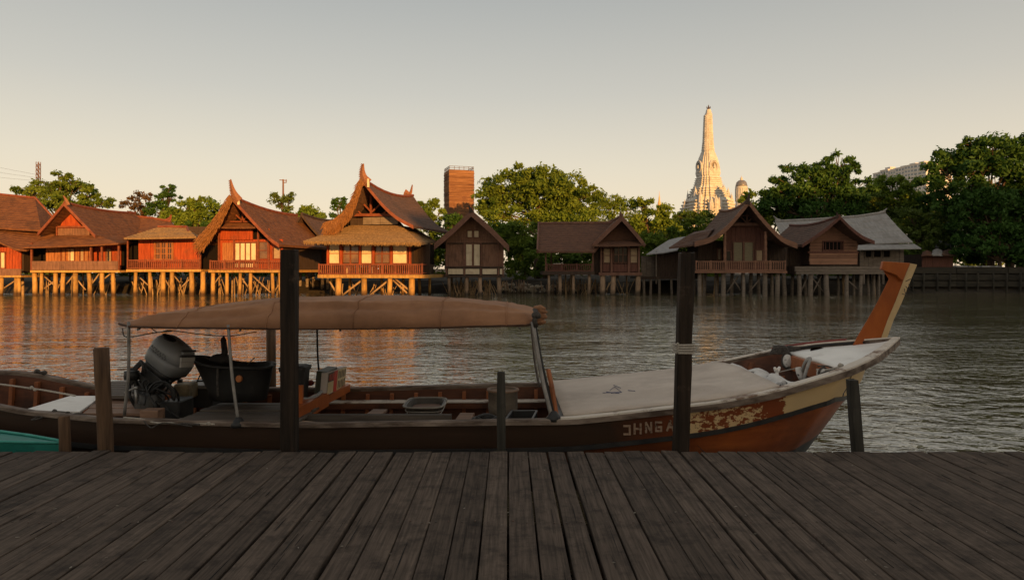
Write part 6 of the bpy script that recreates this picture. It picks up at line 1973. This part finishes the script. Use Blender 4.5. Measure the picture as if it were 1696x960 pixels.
for z in (.02, .055): MB().tube(rr_ring(.185 + z * .5, .255 + z * .5, z) + rr_ring(.185 + z * .5, .255 + z * .5, z)[:1], .007, 5).build('stacked_rim', MATS['basin_rim'], tr)
dr = MB().blob(W(671, 690, 7.5), (.09, .07, .035)).blob(W(683, 689, 7.55), (.07, .06, .03)).build('dark_rag', MATS['cloth_black'], at=W(675, 693, 7.5), smooth=True, subsurf=1)
tag(dr, 'dark rag on the boat beam at the left foot of the basin', 'rag')
pl_ = [(488, 699, 6.90), (500, 705.5, 6.84), (560, 706, 6.84), (637, 705, 6.84), (636, 696, 6.98), (590, 697, 6.98), (540, 699, 6.96), (505, 696, 6.98)]
o = MB().prism([W(u, v, y) for u, v, y in pl_], (0, 0, -.022)).build('driftwood_plank', M('plank_pale', (.24, .16, .105), (.38, .27, .18), scale=(.6, 5, 5), noise=3, rough=.8, bump=.4), at=W(560, 704, 6.9), bevel=.004)
tag(o, 'pale weathered plank with ragged ends lying along the near gunwale', 'plank')
bk = top('bucket', 'grey brown cylindrical bucket with a thick rim behind the thin short post', 'bucket', W(833, 688, 7.9))
bp_ = W(833, 688, 7.9)
bz = CZ - (644 - VH) / F * 7.9 - bp_.z
MB().lathe([(.155, 0), (.165, bz * .25), (.168, bz * .3), (.166, bz * .9), (.178, bz * .93), (.178, bz), (.14, bz), (.135, bz * .2)], bp_, 26).build('shell', M('bucket_clay', (.13, .105, .08), (.21, .17, .13), scale=(1, 1, 3), noise=4, rough=.75, dirt=(.07, .06, .05), dirt_scale=4), bk, smooth=True)
MB().lathe([(.168, bz * .93), (.184, bz * .95), (.184, bz * 1.01), (.150, bz * 1.01), (.14, bz * .95)], bp_, 26).build('rim', M('bucket_rim', (.21, .13, .085), (.28, .18, .12), noise=6, rough=.75), bk, smooth=True)
crt = top('crate', 'shallow black crate beside the foot of the canopy strut', 'crate', W(862, 699, 6.95))
m = MB()
q0 = [W(836, 697, 6.93), W(880, 697, 6.93), W(889, 680, 7.5), (W(848, 680, 7.5))]
for a, b in zip(q0, q0[1:] + q0[:1]): m.bar(a - Vector((0, 0, .05)), b - Vector((0, 0, .05)), .016, .10)
m.build('side', tub_mat, crt)
MB().prism([p - Vector((0, 0, .09)) for p in q0], (0, 0, -.015)).build('base', tub_mat, crt)
for a, b in zip(q0, q0[1:] + q0[:1]): MB().bar(a + Vector((0, 0, .003)), b + Vector((0, 0, .003)), .022, .008).build('rim', M('crate_rim', (.06, .06, .065), (.1, .1, .1), noise=8, rough=.5), crt)
cl = top('coiled_hose', 'coil of black hose on the boat floor, left of the shallow crate', 'hose', W(805, 697, 7.1))
m = MB()
for q in range(4):
    m.tube([W(806, 696 - q * 1.5, 7.1) + Vector((.15 * math.cos(t) * (1 - .08 * q), .11 * math.sin(t), .012 * math.sin(3 * t + q))) for t in np.linspace(0, 6.283, 18)], .015, 6)
m.build('coil', rubber, cl, smooth=True)

# --- outboard motor, tilted
om = top('outboard_motor', 'grey outboard motor tilted up on the stern with its black leg and steering gear', 'outboard motor', W(250, 690, 7.55))
OC = W(273, 608, 7.55)           # middle of the lower edge of the cowling
ax = Vector((.50, -.06, .86)).normalized()
ex = (Vector((.866, 0, -.5)) - ax * Vector((.866, 0, -.5)).dot(ax)).normalized()
ey = ax.cross(ex)
cam_ = -ey if ey.y > 0 else ey
ex = (ex * math.cos(R(17)) + cam_ * math.sin(R(17))).normalized()
ey = ax.cross(ex)
def cow(L_, w_, t, sh=0.0, e=.55, n=28):
    out = []
    L_, w_, t, sh = L_ * .86, w_ * .9, t * .76, sh * .86
    for k in range(n):
        th = 2 * math.pi * k / n
        c_, s_ = math.cos(th), math.sin(th)
        out.append(OC + ax * t + ex * (sh + L_ * math.copysign(abs(c_) ** e, c_)) + ey * (w_ * math.copysign(abs(s_) ** e, s_)))
    return out
grey_cowl = M('cowl_grey', (.15, .154, .158), (.21, .212, .215), noise=1.5, rough=.45, spec=.5, dirt=(.14, .14, .14), dirt_scale=5, dirt_lo=.58)
cw_ = MB().loft([cow(.225, .16, 0), cow(.262, .185, .015, .005), cow(.275, .195, .13, .01), cow(.272, .192, .20, .01)]).build('lower_cowling', grey_cowl, om, smooth=True)
cl_ = MB().loft([cow(.268, .188, .202, .01), cow(.272, .192, .206, .01), cow(.262, .186, .29, .0), cow(.235, .165, .36, -.012), cow(.19, .13, .405, -.025), cow(.12, .085, .425, -.03), cow(.04, .03, .43, -.03)]).build('cowling', grey_cowl, om, smooth=True)
MB().loft([cow(.215, .15, -.07), cow(.235, .165, 0)]).build('apron', black_paint, om, smooth=True)
# intake and rear vents
sgn = -1 if ey.y > 0 else 1
m = MB().loft([[OC + ax * (.31 + dz) + ex * (-.085 + .095 * math.cos(t) * k_) + ey * (sgn * .055 + .065 * math.sin(t) * k_) for t in np.linspace(0, 6.283, 17)[:-1]] for dz, k_ in ((-.05, 1.0), (.012, 1.0), (.018, .8))])
m.build('air_intake', black_paint, cl_, smooth=True)
sgn = -1 if ey.y > 0 else 1
def rear(a, b, q0, q1, d, mat, name):
    """plate on the slanting rear shoulder of the cowling, q runs up the slope"""
    pts = []
    for aa, q in ((a, q0), (b, q0), (b, q1), (a, q1)):
        pts.append(OC + ax * (.163 + .150 * q) + ex * (.239 - .078 * q) + ey * (sgn * aa))
    nrm_ = (ex * .887 + ax * .461).normalized()
    MB().prism(pts, nrm_ * d).build(name, mat, cl_)
vent_pale = M('vent_pale', (.32, .30, .28), (.40, .38, .35), noise=5, rough=.5)
rear(-.08, .11, -.05, .28, .020, vent_pale, 'rear_panel'); rear(-.08, .11, .31, .56, .022, vent_pale, 'rear_panel')
rear(-.09, .12, .58, .72, .024, black_paint, 'rear_slot'); rear(-.07, .10, .75, .90, .024, grey_cowl, 'rear_louver'); rear(-.09, .12, .92, 1.04, .022, black_paint, 'rear_slot')
# two short worn lines of raised lettering, too worn to read
m = MB()
for ln, (t0, n_) in enumerate(((.245, 7), (.205, 6))):
    for k in range(n_):
        a0 = -.15 + k * .036 + ln * .05
        wy = max(0, 1 - (abs(a0) / .234) ** 3.6) ** (1 / 3.6) * .170
        p = OC + ax * (t0 * .74 + rnd.uniform(-.003, .003)) + ex * a0 + ey * (sgn * (wy + .003))
        m.bar(p - ax * .010, p + ax * .012 + ex * .006, .008, .004, up=ey)
        if k % 2: m.bar(p + ax * .010, p + ax * .010 + ex * .022, .006, .004, up=ey)
        else: m.bar(p - ax * .008, p - ax * .008 + ex * .02, .006, .004, up=ey)
m.build('worn_lettering', M('lettering_grey', (.07, .072, .075), (.11, .112, .115), noise=30, rough=.6), cl_)
# mid section, bracket, tiller, hoses
O2 = OC - ax * .07
MB().loft([[O2 + ex * (a * q + s) + ey * (b * q * .8) - ax * t for a, b in ((-1, -1), (1, -1), (1, 1), (-1, 1))] for q, t, s in ((.16, 0, -.02), (.12, .12, -.04), (.085, .28, -.06), (.07, .45, -.07))]).build('midsection', black_paint, om, bevel=.01)
m = MB()
for (a, b, wd, ht) in (((236, 598), (222, 612), .04, .05), ((222, 612), (226, 640), .035, .04), ((232, 600), (246, 608), .05, .04), ((215, 612), (250, 634), .06, .06), ((228, 622), (214, 634), .05, .07), ((244, 630), (262, 650), .08, .08), ((250, 640), (236, 664), .07, .07)):
    m.bar(W(*a, 7.5), W(*b, 7.5), wd, ht)
m.build('clamp_bracket', black_paint, om, bevel=.006)
MB().lathe([(.055, -.05), (.075, -.045), (.075, .045), (.055, .05)], W(218, 621, 7.45), 14).build('pivot_drum', rubber, om, smooth=True)
MB().lathe([(.10, -.10), (.12, -.08), (.12, .10), (.08, .14)], W(252, 668, 7.45), 14).build('gear_case', M('case_grey', (.05, .05, .05), (.09, .088, .085), noise=6, rough=.5, metallic=.3), om, smooth=True)
MB().box(W(225, 0, 7.4).x, W(250, 0, 7.4).x, 7.35, 7.65, W(0, 690, 7.4).z, W(0, 664, 7.4).z).build('engine_block', MATS['case_grey'], om, bevel=.015)
MB().box(W(268, 0, 7.4).x, W(300, 0, 7.4).x, 7.35, 7.7, W(0, 697, 7.35).z, W(0, 664, 7.4).z).build('battery', black_paint, om, bevel=.012)
m = MB()
for k in range(20):
    a = W(rnd.uniform(215, 285), rnd.uniform(628, 655), rnd.uniform(7.3, 7.6)); b = W(rnd.uniform(216, 300), rnd.uniform(655, 695), rnd.uniform(7.2, 7.6))
    c_ = a.lerp(b, .5) + Vector((rnd.uniform(-.12, .12), rnd.uniform(-.1, .05), rnd.uniform(-.02, .12)))
    m.tube(curve([a, c_, b], 6), rnd.uniform(.006, .016), 6)
for k in range(3):
    r_ = .10 + .022 * k
    m.tube([W(270, 655, 7.35) + Vector((r_ * math.cos(t), -.02 * k, r_ * 1.1 * math.sin(t))) for t in np.linspace(-.3, 2.9, 14)], .011, 6)
m.build('hose', rubber, om, smooth=True)
m = MB().tube([W(225, 644, 7.3), W(226, 668, 7.28)], .014, 7).blob(W(225.5, 642, 7.3), (.025, .02, .018)).tube([W(206, 650, 7.35), W(228, 640, 7.35)], .01, 6)
MB().tube([W(242, 618, 7.4), W(238, 606, 7.4), W(232, 596, 7.42)], .01, 6).build('lift_handle', black_paint, om, smooth=True)
m.build('linkage', M('metal_pale', (.22, .21, .2), (.34, .33, .31), noise=6, rough=.4, metallic=.6), om, smooth=True)
o = MB().box(W(238, 0, 6.98).x, W(268, 0, 6.98).x, 6.9, 7.05, W(0, 695, 6.95).z, W(0, 678, 6.95).z).build('wood_block', seat_wood, at=W(253, 695, 6.98), bevel=.006)
tag(o, 'squared tan timber block on the near gunwale below the outboard motor', 'timber block')
# fuel can and clutter between motor and tub
o = top('fuel_can', 'worn tan fuel can behind the outboard motor hoses', 'can', W(306, 660, 7.9))
a0 = W(306, 660, 7.9)
MB().box(a0.x - .09, a0.x + .09, 7.8, 8.05, a0.z, W(0, 634, 7.9).z).build('body', M('can_tan', (.20, .16, .10), (.3, .24, .15), noise=4, rough=.7, dirt=(.1, .08, .05), dirt_scale=6), o, bevel=.02)
MB().lathe([(.03, 0), (.03, .04), (.02, .045)], W(298, 634, 7.95), 10).build('cap', rubber, o)
o = top('storage_box', 'low dark storage box with a pale lid, between the fuel can and the black tub', 'box', W(338, 664, 8.2))
a0 = W(338, 664, 8.2)
MB().box(a0.x - .22, a0.x + .16, 8.05, 8.5, a0.z - .05, W(0, 640, 8.2).z).build('body', tub_mat, o, bevel=.01)
MB().box(a0.x - .23, a0.x + .17, 8.03, 8.52, W(0, 640, 8.2).z + .002, W(0, 634, 8.2).z).build('lid', M('lid_grey', (.16, .155, .15), (.22, .21, .2), noise=5, rough=.6), o, bevel=.008)
o = MB().tube(curve([W(326, 633, 8), W(331, 622, 7.95), W(338, 610, 7.9)], 5), .008, 6).tube([W(326, 631, 8.0), W(356, 630, 8.0)], .010, 6).build('bent_rod', rubber, at=W(326, 633, 8))
tag(o, 'thin bent black rod leaning against the left side of the tub', 'rod')
# ropes
def rope(name, label, pts, r_, mat, knots=()):
    c = curve([W(*p) for p in pts], 7)
    m = MB().tube(c, r_, 6)
    for (u, v, y, s_) in knots: m.blob(W(u, v, y), (s_ * 1.3, s_, s_), 8, 5, .2)
    return tag(m.build(name, mat, at=W(*pts[0])), label, 'rope', 'ropes on the boat')


rope('mooring_rope', 'upper pale knotted rope crossing to the raised stern corner', [(-60, 611, 8.5), (0, 614, 8.5), (30, 617, 8.48), (58, 617, 8.45), (74, 616, 8.42)], .014, rope_dark, [(62, 615, 8.44, .03), (73, 617, 8.42, .028), (40, 618, 8.46, .02)])
rope('mooring_rope', 'pale knotted line slanting down across the open stern', [(-60, 630, 7.6), (0, 636, 7.6), (52, 643, 7.6), (80, 647, 7.6), (125, 655, 7.58)], .010, rope_mat, [(52, 642, 7.6, .02), (58, 645, 7.6, .016), (8, 637, 7.6, .012)])
rope('gunwale_rope', 'dark rope lashed along the near gunwale at the stern', [(-40, 672, 7.16), (20, 677, 7.12), (60, 683, 7.06), (100, 682, 7.03), (140, 690, 6.96), (200, 694, 6.88), (260, 697, 6.84), (330, 703, 6.76)], .012, rope_dark, [(90, 681, 7.03, .022), (112, 684, 7.0, .02)])
rope('gunwale_rope', 'tangled thin cords trailing over the near gunwale below the stern boards', [(40, 683, 7.04), (70, 690, 6.98), (52, 695, 6.97), (78, 684, 7.02), (105, 690, 6.96), (130, 684, 6.98), (155, 694, 6.92), (118, 692, 6.94), (175, 700, 6.86)], .008, rope_dark)
rope('gunwale_rope', 'pale thin cord on the near gunwale below the outboard motor', [(205, 691, 6.86), (235, 694, 6.84), (262, 700, 6.80), (300, 699, 6.80), (335, 701, 6.78), (356, 702, 6.77)], .010, rope_mat, [(346, 701, 6.77, .018)])
rope('gunwale_rope', 'cord loop drooping down the dark hull side under the motor', [(238, 697, 6.80), (250, 708, 6.74), (262, 702, 6.76), (275, 700, 6.78), (300, 703, 6.76), (318, 706, 6.74)], .006, rope_dark)
# bow gear
sheet_white = M('cloth_white', (.52, .50, .47), (.66, .64, .61), scale=(1, 1, 1), noise=7, rough=.9, bump=.6, bdist=.02, dirt=(.10, .09, .085), dirt_scale=5, dirt_lo=.56, dirt_hi=.62)
rows_ = []
a0, a1 = Vector((2.70, 8.60, hz(2.7) - .07)), Vector((2.90, 7.0, hz(2.8) - .05))
for i in range(19):
    t = i / 18
    c = a0.lerp(a1, t)
    wd = .15 + .05 * math.sin(t * 7) + .05 * t
    row = []
    for j in range(10):
        s_ = j / 9
        row.append(c + Vector((-.12 + s_ * wd * 2.1, rnd.uniform(-.015, .015), .07 * math.sin(s_ * math.pi) * (1 + .5 * math.sin(t * 19 + s_ * 3)) + rnd.uniform(-.018, .018) - .04 * s_)))
    rows_.append(row)
o = MB().sheet(rows_, (0, 0, -.015)).build('crumpled_sheet', sheet_white, at=a0, smooth=True, subsurf=1)
tag(o, 'crumpled white sheet bunched across the boat at the forward end of the beige cover', 'sheet')
m = MB()
for k in range(9):
    m.blob(W(1288 + rnd.uniform(-14, 16), 642 + rnd.uniform(-6, 4), 7.15), (rnd.uniform(.02, .05), .04, rnd.uniform(.015, .035)), 8, 5, .25)
tag(m.build('pebbly_bundle', M('bundle_mixed', (.03, .028, .027), (.42, .4, .38), noise=9, rough=.9, lo=.45, hi=.55), at=W(1290, 645, 7.15), smooth=True), 'speckled dark and white bundle beside the near end of the crumpled sheet', 'bundle')
def disc(label, u, v, y, ru, rv, yaw):
    c = W(u, v, y)
    a, b = ru / F * y, rv / F * y
    t = thing('rope_coil', label, 'rope coil', c - Vector((0, 0, b)))
    d = Vector((math.sin(yaw), -math.cos(yaw), 0)); s_ = Vector((d.y * -1, d.x, 0))
    MB().loft([[c + d * dd + s_ * (a * k_ * math.cos(q)) + Vector((0, 0, b * k_ * math.sin(q))) for q in np.linspace(0, 6.283, 19)[:-1]] for dd, k_ in ((-.03, .85), (0, .95), (.02, .9), (.03, .7))]).build('float', sheet_white, t, smooth=True)
    for k_ in (1.0, 1.1):
        MB().tube([c + s_ * (a * k_ * math.cos(q)) + Vector((0, 0, b * k_ * math.sin(q))) + d * .012 * (k_ > 1) for q in np.linspace(0, 6.283, 19)], .010, 6).build('cord', rope_dark, t, smooth=True)
disc('white oval float tied to the far end of the bow beam', 1304, 597, 8.25, 8, 12, -.3)
disc('white round float wound with cord at the near end of the bow beam', 1362, 618, 7.18, 10, 9, .5)
m = MB()
for q in range(5): m.tube([W(1292, 588, 8.35) + Vector((.11 * math.cos(t) * (1 - .1 * q), .08 * math.sin(t), .03 + .018 * q)) for t in np.linspace(0, 6.283, 18)], .013, 6)
for q in range(3): m.tube([W(1316, 583, 8.5) + Vector((.10 * math.cos(t) * (1 - .12 * q), .07 * math.sin(t), .03 + .018 * q)) for t in np.linspace(0, 6.283, 18)], .013, 6)
tag(m.build('coiled_rope', rope_dark, at=W(1300, 588, 8.4), smooth=True), 'dark rope coils piled at the far gunwale behind the bow beam', 'rope', 'ropes on the boat')
o = MB().tube(curve([W(1328, 622, 7.72), W(1331, 606, 7.62), W(1336, 596, 7.60), W(1342, 593, 7.66), W(1340, 600, 7.55), W(1334, 618, 7.5), W(1331, 632, 7.5)], 6), .018, 7).build('hanging_rope', M('rope_grey', (.24, .23, .22), (.34, .33, .31), noise=40, rough=.9), at=W(1334, 600, 7.6), smooth=True)
tag(o, 'thick pale rope looped over the middle of the bow beam', 'rope', 'ropes on the boat')
o = MB().tube(curve([W(1322, 608, 7.7), W(1324, 618, 7.68), W(1328, 630, 7.66)], 5), [.03, .034, .036, .036, .036, .036, .034, .03, .03, .02, .01][:11], 8).build('hanging_rag', sheet_white, at=W(1324, 618, 7.7), smooth=True)
tag(o, 'pale rag hanging below the bow beam beside the looped rope', 'rag')
pg = top('mooring_cleat', 'white forked peg standing in the open well of the bow', 'cleat', W(1287, 634, 7.75))
MB().tube([W(1287, 640, 7.75), W(1287, 613, 7.75)], [.022, .018], 8).build('stem', white_paint, pg, smooth=True)
MB().tube([W(1283, 609, 7.72), W(1285, 613, 7.75), W(1287, 614, 7.75), W(1289, 612, 7.75), W(1291, 608, 7.78)], [.014, .022, .026, .022, .014], 8).build('fork', white_paint, pg, smooth=True)
rope('bow_rope', 'grey rope leading from the round float to the small ring on the near bow rim', [(1352, 612, 7.2), (1372, 612, 7.15), (1386, 609, 7.13), (1392, 607, 7.13)], .012, rope_mat, [(1392, 605, 7.13, .024)])
rope('bow_rope', 'thin dark cord curling round the base of the round float', [(1350, 624, 7.1), (1366, 616, 7.12), (1382, 612, 7.12), (1370, 606, 7.2), (1354, 606, 7.25)], .009, rope_dark)
rope('bow_rope', 'thin cord strung across the open bow well', [(1252, 623, 8.0), (1270, 622, 8.0), (1290, 616, 8.0), (1312, 611, 8.0), (1322, 609, 7.9)], .006, rope_mat)
rope('bow_rope', 'dark cord hanging down the cream bow side to the short leaning post', [(1410, 622, 7.12), (1406, 636, 6.98), (1398, 650, 6.85), (1396, 656, 6.8)], .005, rope_dark)

# --- the little teal boat tucked under the pier edge
tl = top('teal_boat', 'pointed bow of a small teal green boat at the lower left, beside the pier', 'boat', W(0, 745, 6.45) * Vector((1, 1, 0)))
teal = M('teal_paint', (0.012, 0.16, 0.13), (0.022, 0.215, 0.175), scale=(1, 3, 3), noise=2.5, rough=.5, bump=.15, bdist=.01, dirt=(.012, .09, .075), dirt_scale=3)
ts = []
for x, hw in ((-7.6, .38), (-6.4, .37), (-5.6, .31), (-5.0, .21), (-4.6, .13), (-4.3, .055), (-4.16, .012)):
    ts.append((x, hw))
TYc, TZ = 6.52, lambda x: interp(x, [-7.6, -4.9, -4.15], [.66, .64, .575])
TYf = lambda x: 6.47
rings = []
for x, hw in ts:
    rings.append([Vector((x, TYf(x) - hw, TZ(x))), Vector((x, TYf(x) - hw * .75, TZ(x) - .25)), Vector((x, TYf(x), -.08)), Vector((x, TYf(x) + hw * .75, TZ(x) - .25)), Vector((x, TYf(x) + hw, TZ(x)))])
MB().loft(rings, caps=False, closed=False).build('hull', teal, tl, smooth=True)
MB().sheet([[Vector((x, TYf(x) + s_ * hw * .93, TZ(x) + .01 * (1 - s_ * s_) - .004)) for s_ in np.linspace(-1, 1, 7)] for x, hw in ts], (0, 0, -.02)).build('deck', teal, tl)
for s_ in (-1, 1): MB().tube([Vector((x, TYf(x) + s_ * hw, TZ(x) + .008)) for x, hw in ts], .014, 6).build('rim', M('teal_rim', (.03, .24, .2), (.05, .3, .25), noise=8, rough=.5), tl, smooth=True)
